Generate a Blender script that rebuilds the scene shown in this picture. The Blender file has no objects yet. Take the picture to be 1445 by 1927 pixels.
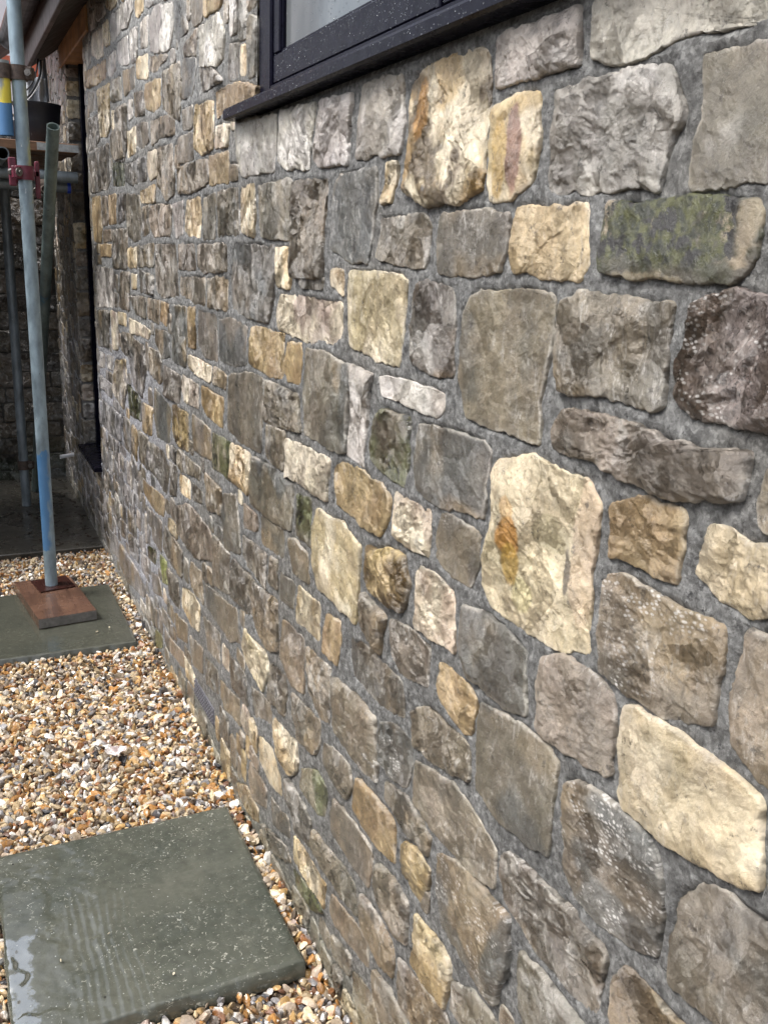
import bpy, math, random
import numpy as np
from mathutils import Matrix, Vector

SC = bpy.context.scene
COL = SC.collection
RNG = np.random.default_rng(11)
random.seed(5)

# ------------------------------------------------------------------ camera
cam_d = bpy.data.cameras.new('camera')
cam = bpy.data.objects.new('camera', cam_d)
COL.objects.link(cam)
cam_d.sensor_fit = 'VERTICAL'; cam_d.sensor_height = 36.0; cam_d.sensor_width = 27.0
cam_d.lens = 31.76
cam_d.clip_start = 0.05; cam_d.clip_end = 400
RIGHT = Vector((0.90402893, -0.4257139, 0.03872172))
DOWN = Vector((-0.08201964, -0.26164463, -0.96167295))
FWD = Vector((0.41952887, 0.86620423, -0.27145122))
m = Matrix.Identity(4)
for i in range(3):
    m[i][0] = RIGHT[i]; m[i][1] = -DOWN[i]; m[i][2] = -FWD[i]
m[0][3], m[1][3], m[2][3] = -0.602, 0.0, 1.4
cam.matrix_world = m
SC.camera = cam

# ------------------------------------------------------------------ light
SUN_EL, SUN_AZ = math.radians(58), math.radians(-82)     # azimuth measured from +Y towards +X
W = bpy.data.worlds.new('World'); SC.world = W; W.use_nodes = True
wn, wl = W.node_tree.nodes, W.node_tree.links
bg = wn['Background']
sky = wn.new('ShaderNodeTexSky'); sky.sky_type = 'NISHITA'; sky.sun_disc = False
sky.sun_elevation = SUN_EL; sky.sun_rotation = SUN_AZ
sky.air_density = 1.0; sky.dust_density = 4.0
hsv = wn.new('ShaderNodeHueSaturation'); hsv.inputs['Saturation'].default_value = 0.42
wl.new(sky.outputs[0], hsv.inputs['Color']); wl.new(hsv.outputs[0], bg.inputs['Color'])
bg.inputs['Strength'].default_value = 0.14
sd = bpy.data.lights.new('sun', 'SUN'); sd.energy = 1.3; sd.angle = math.radians(14); sd.color = (1.0, 0.965, 0.92)
sun = bpy.data.objects.new('sun', sd); COL.objects.link(sun)
sdir = Vector((math.sin(SUN_AZ) * math.cos(SUN_EL), math.cos(SUN_AZ) * math.cos(SUN_EL), math.sin(SUN_EL)))
sun.rotation_euler = sdir.to_track_quat('Z', 'Y').to_euler(); sun.location = (-3, 1, 6)
vs = SC.view_settings
vs.view_transform = 'Standard'; vs.look = 'None'; vs.gamma = 1; vs.use_curve_mapping = False
vs.exposure = 1.3

# ------------------------------------------------------------------ helpers
def hsh(ix, iy, iz, s):
    h = (ix.astype(np.int64) * 374761393 + iy.astype(np.int64) * 668265263 + iz.astype(np.int64) * 2147483647 + s * 974634777) & 0xffffffff
    h = ((h ^ (h >> 13)) * 1274126177) & 0xffffffff
    h = ((h ^ (h >> 16)) * 2246822519) & 0xffffffff
    return ((h ^ (h >> 15)) & 0xffffff) / float(0xffffff)
def vnoise(x, y, z, s=0):
    x, y, z = np.broadcast_arrays(np.asarray(x, float), y, z)
    fx, fy, fz = np.floor(x), np.floor(y), np.floor(z)
    u, v, w = x - fx, y - fy, z - fz
    u, v, w = u*u*(3-2*u), v*v*(3-2*v), w*w*(3-2*w)
    r = 0
    for a in (0, 1):
        for b in (0, 1):
            for c in (0, 1):
                r = r + hsh(fx+a, fy+b, fz+c, s) * (u if a else 1-u) * (v if b else 1-v) * (w if c else 1-w)
    return r * 2 - 1
def fbm(x, y, z, f, o=4, s=0, g=0.5):
    x = np.asarray(x, float); y = np.asarray(y, float); z = np.asarray(z, float)
    r, a, t = 0, 1.0, 0
    for i in range(o):
        r = r + a * vnoise(x*f, y*f, z*f, s + i*17); t += a; a *= g; f *= 2.03
    return r / t
def sstep(x, a, b):
    t = np.clip((x - a) / (b - a), 0, 1); return t*t*(3-2*t)

def tag(o, label=None, cat=None, group=None, kind=None):
    if label: o['label'] = label
    if cat: o['category'] = cat
    if group: o['group'] = group
    if kind: o['kind'] = kind
    return o
def empty(name, loc, label, cat, group=None):
    o = bpy.data.objects.new(name, None); COL.objects.link(o); o.location = loc
    o.empty_display_size = 0.05
    return tag(o, label, cat, group)
def origin(p):
    v = Vector((0, 0, 0))
    while p is not None: v += Vector(p.location); p = p.parent
    return v
def mesh_np(name, verts, loops, sizes, mat, parent=None, smooth=True, cols=None, extra=None, loc=(0, 0, 0)):
    """verts in world coordinates; loops flat index array; sizes per-face counts"""
    me = bpy.data.meshes.new(name)
    verts = np.asarray(verts, np.float32)
    o = bpy.data.objects.new(name, me); COL.objects.link(o)
    if parent is not None:
        o.parent = parent; verts = verts - np.array(origin(parent), np.float32)
    else:
        o.location = loc; verts = verts - np.array(loc, np.float32)
    loops = np.asarray(loops, np.int32).ravel(); sizes = np.asarray(sizes, np.int32)
    me.vertices.add(len(verts)); me.vertices.foreach_set('co', verts.ravel())
    me.loops.add(len(loops)); me.loops.foreach_set('vertex_index', loops)
    me.polygons.add(len(sizes))
    st = np.zeros(len(sizes), np.int32); st[1:] = np.cumsum(sizes)[:-1]
    me.polygons.foreach_set('loop_start', st)
    me.polygons.foreach_set('loop_total', sizes)
    me.polygons.foreach_set('use_smooth', np.full(len(sizes), smooth))
    me.update(calc_edges=True)
    for nm, arr in (('col', cols), ('fx', extra)):
        if arr is not None:
            a = me.color_attributes.new(nm, 'FLOAT_COLOR', 'POINT')
            c4 = np.ones((len(verts), 4), np.float32); c4[:, :arr.shape[1]] = arr
            a.data.foreach_set('color', c4.ravel())
    me.materials.append(mat)
    me.validate()
    return o
class MB:
    """collects simple solids and links them as one mesh"""
    def __init__(s): s.v = []; s.f = []
    def add(s, vs, fs):
        n = len(s.v); s.v += [tuple(v) for v in vs]; s.f += [tuple(i + n for i in f) for f in fs]
    def box(s, x0, x1, y0, y1, z0, z1, bev=0.0, M=None):
        b = min(bev, (x1-x0)*.45, (y1-y0)*.45, (z1-z0)*.45)
        if b <= 0:
            vs = [(x, y, z) for x in (x0, x1) for y in (y0, y1) for z in (z0, z1)]
            fs = [(0,1,3,2),(4,6,7,5),(0,4,5,1),(2,3,7,6),(0,2,6,4),(1,5,7,3)]
        else:
            vs = []; idx = {}
            for i, (x, sx) in enumerate(((x0, 1), (x1, -1))):
                for j, (y, sy) in enumerate(((y0, 1), (y1, -1))):
                    for k, (z, sz) in enumerate(((z0, 1), (z1, -1))):
                        idx[i,j,k,0] = len(vs); vs.append((x, y+sy*b, z+sz*b))
                        idx[i,j,k,1] = len(vs); vs.append((x+sx*b, y, z+sz*b))
                        idx[i,j,k,2] = len(vs); vs.append((x+sx*b, y+sy*b, z))
            fs = []
            R = ((0,0),(1,0),(1,1),(0,1))
            for i in (0,1): fs.append([idx[i,a,c,0] for a, c in R])
            for j in (0,1): fs.append([idx[a,j,c,1] for a, c in R])
            for k in (0,1): fs.append([idx[a,c,k,2] for a, c in R])
            for a in (0,1):
                for c in (0,1):
                    fs.append([idx[0,a,c,1], idx[1,a,c,1], idx[1,a,c,2], idx[0,a,c,2]])
                    fs.append([idx[a,0,c,0], idx[a,1,c,0], idx[a,1,c,2], idx[a,0,c,2]])
                    fs.append([idx[a,c,0,0], idx[a,c,1,0], idx[a,c,1,1], idx[a,c,0,1]])
            for i in (0,1):
                for j in (0,1):
                    for k in (0,1): fs.append([idx[i,j,k,0], idx[i,j,k,1], idx[i,j,k,2]])
        if M is not None: vs = [tuple(M @ Vector(v)) for v in vs]
        s.add(vs, fs); return s
    def tube(s, p0, p1, r, n=28, inner=None, seg=1, r1=None):
        p0, p1 = Vector(p0), Vector(p1); d = (p1-p0).normalized()
        a = d.orthogonal().normalized(); b = d.cross(a)
        r1 = r if r1 is None else r1
        def ring(p, rr): return [tuple(p + rr*(math.cos(t)*a + math.sin(t)*b)) for t in [2*math.pi*i/n for i in range(n)]]
        vs = []
        for k in range(seg+1): vs += ring(p0.lerp(p1, k/seg), r + (r1-r)*k/seg)
        fs = []
        for k in range(seg):
            for i in range(n):
                j = (i+1) % n
                fs.append((k*n+i, k*n+j, (k+1)*n+j, (k+1)*n+i))
        if inner is None:
            fs.append(tuple(range(n))[::-1]); fs.append(tuple(seg*n+i for i in range(n)))
        else:
            q = len(vs); vs += ring(p0, inner) + ring(p1, inner)
            for i in range(n):
                j = (i+1) % n
                fs.append((q+j, q+i, q+n+i, q+n+j)); fs.append((i, q+i, q+j, j)); fs.append((seg*n+i, seg*n+j, q+n+j, q+n+i))
        s.add(vs, fs); return s
    def path(s, pts, r, n=8):
        pts = [Vector(p) for p in pts]; vs = []; fs = []; a = None
        for i, p in enumerate(pts):
            d = (pts[min(i+1, len(pts)-1)] - pts[max(i-1, 0)]).normalized()
            a = d.orthogonal().normalized() if a is None else (a - d*a.dot(d)).normalized()
            b = d.cross(a)
            vs += [tuple(p + r*(math.cos(t)*a + math.sin(t)*b)) for t in [2*math.pi*k/n for k in range(n)]]
        for i in range(len(pts)-1):
            for k in range(n): fs.append((i*n+k, i*n+(k+1) % n, (i+1)*n+(k+1) % n, (i+1)*n+k))
        fs.append(tuple(range(n))[::-1]); fs.append(tuple((len(pts)-1)*n+k for k in range(n)))
        s.add(vs, fs); return s
    def build(s, name, mat, parent=None, smooth=False, loc=(0, 0, 0)):
        sizes = [len(f) for f in s.f]; loops = [i for f in s.f for i in f]
        o = mesh_np(name, s.v, loops, sizes, mat, parent, smooth, loc=loc)
        if smooth:
            me = o.data; me.update()
            ang = math.radians(40)
            try:
                me.set_sharp_from_angle(angle=ang)
            except Exception: pass
        return o

# ------------------------------------------------------------------ materials
class NT:
    def __init__(s, name):
        s.m = bpy.data.materials.new(name); s.m.use_nodes = True
        s.n, s.l = s.m.node_tree.nodes, s.m.node_tree.links
        s.b = s.n['Principled BSDF']; s.co = s.n.new('ShaderNodeTexCoord').outputs['Object']
    def ramp(s, fac, stops):
        r = s.n.new('ShaderNodeValToRGB'); e = r.color_ramp.elements
        while len(e) < len(stops): e.new(0.5)
        for k, (p, c) in zip(e, stops):
            k.position = p; k.color = (c, c, c, 1) if isinstance(c, (int, float)) else (*c, 1)
        s.l.new(fac, r.inputs[0]); return r.outputs[0]
    def noise(s, scale, detail=6, rough=0.6, vec=None, dist=0.0, color=False):
        t = s.n.new('ShaderNodeTexNoise'); t.inputs['Scale'].default_value = scale; t.inputs['Detail'].default_value = detail
        t.inputs['Roughness'].default_value = rough; t.inputs['Distortion'].default_value = dist
        s.l.new(vec or s.co, t.inputs['Vector']); return t.outputs[1 if color else 0]
    def voro(s, scale, vec=None, feat='F1', out=0, rnd=1.0):
        t = s.n.new('ShaderNodeTexVoronoi'); t.feature = feat; t.inputs['Scale'].default_value = scale
        t.inputs['Randomness'].default_value = rnd
        s.l.new(vec or s.co, t.inputs['Vector']); return t.outputs[out]
    def mapped(s, scale=(1, 1, 1), rot=(0, 0, 0)):
        t = s.n.new('ShaderNodeMapping'); t.inputs['Scale'].default_value = scale; t.inputs['Rotation'].default_value = rot
        s.l.new(s.co, t.inputs[0]); return t.outputs[0]
    def mix(s, a, b, fac, mode='MIX'):
        t = s.n.new('ShaderNodeMix'); t.data_type = 'RGBA'; t.blend_type = mode; t.clamp_factor = True
        for v, i in ((a, 6), (b, 7)):
            if isinstance(v, tuple): t.inputs[i].default_value = (*v, 1)
            elif isinstance(v, (int, float)): t.inputs[i].default_value = (v, v, v, 1)
            else: s.l.new(v, t.inputs[i])
        if isinstance(fac, (int, float)): t.inputs[0].default_value = fac
        else: s.l.new(fac, t.inputs[0])
        return t.outputs[2]
    def math(s, op, a, b=None):
        t = s.n.new('ShaderNodeMath'); t.operation = op
        for i, v in enumerate((a, b)):
            if v is None: continue
            if isinstance(v, (int, float)): t.inputs[i].default_value = v
            else: s.l.new(v, t.inputs[i])
        return t.outputs[0]
    def attr(s, name):
        t = s.n.new('ShaderNodeAttribute'); t.attribute_name = name; return t
    def sep(s, v):
        t = s.n.new('ShaderNodeSeparateXYZ'); s.l.new(v, t.inputs[0]); return t.outputs
    def bump(s, h, strength, dist, prev=None):
        t = s.n.new('ShaderNodeBump'); t.inputs['Strength'].default_value = strength; t.inputs['Distance'].default_value = dist
        s.l.new(h, t.inputs['Height'])
        if prev: s.l.new(prev, t.inputs['Normal'])
        return t.outputs[0]
    def out(s, col=None, rough=None, nrm=None, metal=None, spec=None):
        for v, k in ((col, 'Base Color'), (rough, 'Roughness'), (nrm, 'Normal'), (metal, 'Metallic'), (spec, 'Specular IOR Level')):
            if v is None: continue
            if isinstance(v, tuple): s.b.inputs[k].default_value = (*v, 1)
            elif isinstance(v, (int, float)): s.b.inputs[k].default_value = v
            else: s.l.new(v, s.b.inputs[k])
        return s.m

def ridged(t, scale, vec=None, detail=5):
    n = t.n.new('ShaderNodeTexNoise'); n.noise_type = 'RIDGED_MULTIFRACTAL'; n.inputs['Scale'].default_value = scale
    n.inputs['Detail'].default_value = detail; n.inputs['Roughness'].default_value = .6
    t.l.new(vec or t.co, n.inputs['Vector']); return n.outputs[0]
def facets(t, scale, slope, wob, wf, sq=(1, 1, 1)):
    """height of split faces: every cell of a warped cell pattern is a little tilted plane"""
    vm = lambda op: (lambda n: (setattr(n, 'operation', op), n)[1])(t.n.new('ShaderNodeVectorMath'))
    nz = t.noise(wf, 4, .6, color=True)
    s1 = vm('SUBTRACT'); t.l.new(nz, s1.inputs[0]); s1.inputs[1].default_value = (.5, .5, .5)
    s2 = vm('SCALE'); t.l.new(s1.outputs[0], s2.inputs[0]); s2.inputs['Scale'].default_value = wob*3
    s3 = vm('ADD'); t.l.new(t.co, s3.inputs[0]); t.l.new(s2.outputs[0], s3.inputs[1])
    v = t.n.new('ShaderNodeTexVoronoi'); v.inputs['Scale'].default_value = scale; t.l.new(s3.outputs[0], v.inputs['Vector'])
    c1 = vm('SUBTRACT'); t.l.new(v.outputs['Color'], c1.inputs[0]); c1.inputs[1].default_value = (.5, .5, .5)
    d1 = vm('SUBTRACT'); t.l.new(s3.outputs[0], d1.inputs[0]); t.l.new(v.outputs['Position'], d1.inputs[1])
    dt = vm('DOT_PRODUCT'); t.l.new(c1.outputs[0], dt.inputs[0]); t.l.new(d1.outputs[0], dt.inputs[1])
    return t.math('MULTIPLY', dt.outputs['Value'], slope*2)
def mat_stone():
    t = NT('rough_limestone')
    a = t.attr('col').outputs['Color']; fa = t.attr('fx'); fx = t.sep(fa.outputs['Color']); rel = fa.outputs['Alpha']
    n = t.noise(40, 9, 0.7); c = t.mix(a, t.ramp(n, [(0.34, 0.72), (0.5, 1.0), (0.66, 1.28)]), 1.0, 'MULTIPLY')
    c = t.mix(c, t.ramp(t.noise(13, 6, 0.65), [(0.36, 0.82), (0.5, 1.0), (0.64, 1.16)]), 1.0, 'MULTIPLY')
    n2 = t.noise(14, 6, 0.6, color=True)
    c = t.mix(c, n2, 0.06, 'SOFT_LIGHT')
    sc = t.noise(44, 9, 0.78, vec=t.mapped((1, 2.0, 0.7), (0.6, 0, 0)), dist=0.6)
    fl = t.math('MULTIPLY', t.ramp(sc, [(0.54, 0.0), (0.60, 0.9)]), fx[1])
    c = t.mix(c, (0.56, 0.54, 0.50), fl)
    dk = t.ramp(t.noise(60, 7, 0.72), [(0.34, 0.7), (0.41, 0.0)])
    c = t.mix(c, (0.045, 0.04, 0.035), dk)
    mz = t.noise(55, 7, .72); ms = t.math('MULTIPLY', t.ramp(t.math('ADD', mz, t.math('MULTIPLY', t.noise(9, 3), .5)), [(.64, 0), (.72, 1)]), fx[2])
    c = t.mix(c, t.mix((.016, .020, .008), (.075, .080, .018), t.ramp(t.noise(90, 4), [(.4, 0), (.6, 1)])), ms)
    c = t.mix(c, (.010, .009, .008), t.math('MULTIPLY', t.ramp(t.noise(48, 4, .6), [(.53, 0), (.57, 1)]), fx[2]))
    # rows of small pale pick marks left by the dressing tool
    vm = t.mapped((1, 130, 250), (0.5, 0, 0))
    wob = t.mix(vm, t.noise(9, 3, .5, color=True), 0.0)
    d = t.voro(1.0, wob, rnd=0.55)
    mk = t.math('MULTIPLY', t.math('MULTIPLY', t.ramp(d, [(0.26, 0.75), (0.46, 0.0)]), fx[0]), t.ramp(t.noise(30, 4), [(.47, 0), (.56, 1)]))
    c = t.mix(c, (0.62, 0.60, 0.57), mk)
    r = t.ramp(t.noise(22, 7, 0.68), [(0.36, 0.22), (0.64, 0.5)])
    b = t.bump(t.math('MULTIPLY', facets(t, 15, .62, .014, 10), rel), 1.0, 1.0)
    b = t.bump(t.math('MULTIPLY', facets(t, 46, .46, .007, 30), rel), 1.0, 1.0, b)
    b = t.bump(t.noise(95, 8, 0.75), 0.8, 0.005, b)
    t.b.inputs['Coat Weight'].default_value = .8; t.b.inputs['Coat Roughness'].default_value = .2; t.l.new(b, t.b.inputs['Coat Normal'])
    return t.out(c, r, b, spec=0.5)
def mat_mortar():
    t = NT('grey_mortar')
    a = t.attr('col').outputs['Color']
    n = t.noise(70, 8, 0.7); c = t.mix(a, t.ramp(n, [(0.36, 0.5), (0.5, 1.0), (0.64, 1.5)]), 1.0, 'MULTIPLY')
    gr = t.n.new('ShaderNodeSeparateColor'); t.l.new(t.voro(210, out=1), gr.inputs[0]); c = t.mix(c, t.ramp(gr.outputs[0], [(0, .72), (.5, .97), (1, 1.35)]), .9, 'MULTIPLY')
    gr = t.n.new('ShaderNodeSeparateColor'); t.l.new(t.voro(110, out=1), gr.inputs[0]); c = t.mix(c, t.ramp(gr.outputs[0], [(0, .75), (.5, 1.0), (1, 1.25)]), .8, 'MULTIPLY')
    p = t.ramp(t.noise(105, 5, 0.7), [(0.33, 0.85), (0.40, 0.0)])
    c = t.mix(c, (0.05, 0.05, 0.055), p)
    b = t.bump(facets(t, 60, .5, .006, 40), 1.0, 1.0)
    b = t.bump(t.noise(70, 9, 0.78), 1.0, 0.011, b)
    b = t.bump(t.noise(260, 4, 0.7), 1.0, 0.004, b)
    return t.out(c, t.ramp(t.noise(30, 4), [(0.3, 0.5), (0.7, 0.8)]), b, spec=0.4)
def mat_pebble():
    t = NT('wet_flint_pebbles')
    a = t.attr('col').outputs['Color']
    c = t.mix(a, t.ramp(t.noise(150, 5, 0.7), [(0.3, 0.6), (0.5, 1.0), (0.7, 1.3)]), 1.0, 'MULTIPLY')
    b = t.bump(t.noise(190, 4, 0.6), 0.5, 0.003)
    t.b.inputs['Coat Weight'].default_value = .5; t.b.inputs['Coat Roughness'].default_value = .12
    return t.out(c, t.ramp(t.noise(60, 3), [(0.3, 0.22), (0.7, 0.5)]), b, spec=0.5)
def mat_slab(name, base, base2, speck, rmin, rmax, seed=0.0, puddle=None):
    t = NT(name)
    t.co = t.mapped((1, 1, 1)); t.co.node.inputs['Location'].default_value = (seed, seed*1.7, 0)
    c = t.mix(base, base2, t.ramp(t.noise(5, 6, 0.6), [(0.35, 0.0), (0.65, 1.0)]))
    c = t.mix(c, t.ramp(t.noise(45, 6, 0.65), [(0.3, 0.8), (0.7, 1.2)]), 1.0, 'MULTIPLY')
    w = t.noise(3.2, 4, 0.6)
    sp = t.math('MULTIPLY', t.ramp(t.noise(95, 5, 0.72, dist=1.2), [(0.60, 0.0), (0.64, 1.0)]), t.ramp(w, [(0.40, 0.0), (0.56, speck)]))
    c = t.mix(c, (0.42, 0.42, 0.36), sp)
    c = t.mix(c, (0.40, 0.42, 0.40), t.math('MULTIPLY', t.ramp(t.voro(55), [(0.06, 1.0), (0.09, 0.0)]), speck))
    c = t.mix(c, (0.025, 0.025, 0.022), t.ramp(t.voro(15), [(0.03, 0.9), (0.05, 0.0)]))
    r = t.ramp(t.noise(6, 6, 0.65), [(0.35, rmin), (0.65, rmax)])
    b = t.bump(t.noise(18, 8, 0.62), 0.30, 0.006)
    b = t.bump(t.noise(120, 5, 0.6), 0.30, 0.0015, b)
    P = t.b.inputs
    P['Coat Weight'].default_value = .5; P['Coat Roughness'].default_value = .09; t.l.new(t.bump(t.noise(14, 5, .55), .22, .004), P['Coat Normal'])
    if puddle:      # standing water: a smooth film whose edge follows the hollows of the stone
        co = t.n.new('ShaderNodeTexCoord').outputs['Object']; x, y, z = t.sep(co); x0, x1, y0, y1 = puddle
        wob = t.math('MULTIPLY', t.math('SUBTRACT', t.noise(26, 6, .62), .5), .10)
        def side(a_, b2, s_): return t.math('MULTIPLY', t.math('SUBTRACT', a_, b2), s_)
        m_ = t.math('MINIMUM', t.math('MINIMUM', side(x, x0, 1.0), side(x1, x, 1.0) if False else t.math('SUBTRACT', x1, x)), t.math('MINIMUM', side(y, y0, 1.0), t.math('SUBTRACT', y1, y)))
        m_ = t.ramp(t.math('ADD', t.math('ADD', m_, wob), t.math('MULTIPLY', t.math('SUBTRACT', t.noise(110, 4, .6), .5), .03)), [(.006, 0.0), (.016, 1.0)])
        P['Coat IOR'].default_value = 1.5
        g_ = t.n.new('ShaderNodeBsdfGlossy'); g_.inputs['Roughness'].default_value = .03; g_.inputs['Color'].default_value = (.9, .93, .95, 1)
        mx_ = t.n.new('ShaderNodeMixShader'); t.l.new(t.math('MULTIPLY', m_, .27), mx_.inputs[0])
        o_ = t.n['Material Output']; t.l.new(t.b.outputs[0], mx_.inputs[1]); t.l.new(g_.outputs[0], mx_.inputs[2]); t.l.new(mx_.outputs[0], o_.inputs['Surface'])
    return t.out(c, r, b, spec=0.5)
def mat_galv(name, base=(0.34, 0.37, 0.38), stains=()):
    """stains: (z0, z1, colour, threshold, side) in object z"""
    t = NT(name)
    n = t.noise(22, 6, 0.6, vec=t.mapped((1, 1, 0.45)))
    c = t.mix(tuple(x*0.62 for x in base), tuple(min(1, x*1.45) for x in base), t.ramp(n, [(0.32, 0.0), (0.68, 1.0)]))
    c = t.mix(c, (0.78, 0.80, 0.80), t.ramp(t.noise(60, 5, 0.7, vec=t.mapped((1, 1, 0.3))), [(0.66, 0.0), (0.72, 0.7)]))
    c = t.mix(c, (0.06, 0.055, 0.05), t.ramp(t.noise(48, 4, 0.7), [(0.27, 0.8), (0.33, 0.0)]))
    x, y, z = t.sep(t.co)
    pat = t.noise(9, 6, 0.65, vec=t.mapped((1, 1, 0.35)))
    for z0, z1, colr, th, sx in stains:
        zz = t.math('ADD', z, t.math('MULTIPLY', t.math('SUBTRACT', t.noise(26, 6, .7), .5), .16 if sx else .02)); m_ = t.math('MULTIPLY', t.math('GREATER_THAN', zz, z0), t.math('LESS_THAN', zz, z1))
        pp = t.math('ADD', pat, t.math('MULTIPLY', t.math('ADD', x, .302), sx))
        c = t.mix(c, colr, t.math('MULTIPLY', m_, t.ramp(pp, [(th, 0.0), (min(1, th+0.09), 0.8)])))
    b = t.bump(t.noise(70, 5, 0.6), 0.25, 0.002)
    return t.out(c, t.ramp(n, [(0.3, 0.36), (0.7, 0.6)]), b, metal=0.35)
def mat_wood(name, base, dark, axis=(1, 1, 1), rough=(0.3, 0.6), scale=18):
    t = NT(name)
    v = t.mapped(axis)
    g = t.noise(scale, 7, 0.65, vec=v, dist=0.6)
    c = t.mix(dark, base, t.ramp(g, [(0.3, 0.0), (0.62, 1.0)]))
    c = t.mix(c, t.ramp(t.noise(7, 5, 0.6), [(0.3, 0.6), (0.7, 1.25)]), 1.0, 'MULTIPLY')
    b = t.bump(g, 0.35, 0.003)
    return t.out(c, t.ramp(t.noise(12, 4), [(0.3, rough[0]), (0.7, rough[1])]), b)
def mat_plain(name, c, r=0.5, var=0.25, scale=30, metal=0.0, bump=0.2, bd=0.002, spec=0.5):
    t = NT(name)
    cc = t.mix(c, t.ramp(t.noise(scale, 6, 0.65), [(0.3, 1-var), (0.7, 1+var)]), 1.0, 'MULTIPLY')
    return t.out(cc, t.ramp(t.noise(scale*0.7, 4), [(0.3, max(0.03, r*0.75)), (0.7, min(1, r*1.25))]), t.bump(t.noise(scale*3, 5), bump, bd), metal, spec)
M_STONE = mat_stone(); M_MORTAR = mat_mortar()
M_FRAME = mat_plain('dark_navy_painted_frame', (.006, .006, .013), 0.26, 0.3, 40, bump=0.08, spec=.3)
M_FRAME.node_tree.nodes['Principled BSDF'].inputs['IOR'].default_value = 1.22
# ------------------------------------------------------------------ ground sheet
M_EARTH = mat_plain('damp_earth', (0.10, 0.075, 0.05), 0.7, 0.4, 12, bump=0.6, bd=0.01)
g = MB(); g.add([(-60, -60, -0.075), (60, -60, -0.075), (60, 60, -0.075), (-60, 60, -0.075)], [(0, 1, 2, 3)])
tag(g.build('ground', M_EARTH), kind='structure')

# ------------------------------------------------------------------ stone wall of the house
PAL = {  # two linear base colours, fleck amount, pick marks
 'g': ((.240,.202,.152), (.165,.147,.120), .7, .0), 'b': ((.215,.185,.145), (.155,.142,.120), .7, .0),
 'B': ((.235,.195,.140), (.170,.150,.118), .6, .0), 'y': ((.570,.455,.280), (.420,.310,.165), .4, .0),
 'Y': ((.600,.510,.340), (.470,.385,.235), .35, .0), 'I': ((.590,.500,.340), (.460,.390,.250), .25, .0),
 'o': ((.420,.315,.175), (.290,.205,.110), .4, .0), 'O': ((.460,.350,.180), (.120,.080,.035), .5, .0),
 'k': ((.470,.380,.300), (.530,.460,.370), .4, .0), 'w': ((.430,.395,.345), (.300,.275,.240), .6, .0),
 'W': ((.600,.555,.490), (.460,.410,.350), .4, .0), 'p': ((.240,.206,.162), (.168,.148,.118), .7, .0),
 'P': ((.250,.208,.185), (.135,.100,.075), .6, 1.0), 'q': ((.225,.192,.150), (.145,.138,.122), .6, .9),
 'm': ((.160,.140,.100), (.070,.085,.030), .4, .0), 'M': ((.240,.210,.150), (.150,.155,.075), .5, .0),
 'd': ((.140,.132,.120), (.180,.155,.125), .6, .0), 't': ((.270,.215,.155), (.195,.165,.128), .5, .0),
 'l': ((.300,.310,.120), (.380,.360,.200), .3, .0)}
TONE = {"y": .96, "Y": .98, "I": .97, "k": .97, "w": 1.02, "W": 1.0, "o": .92, "O": .9, "m": .55, "P": .9, "l": 1.0}
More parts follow.
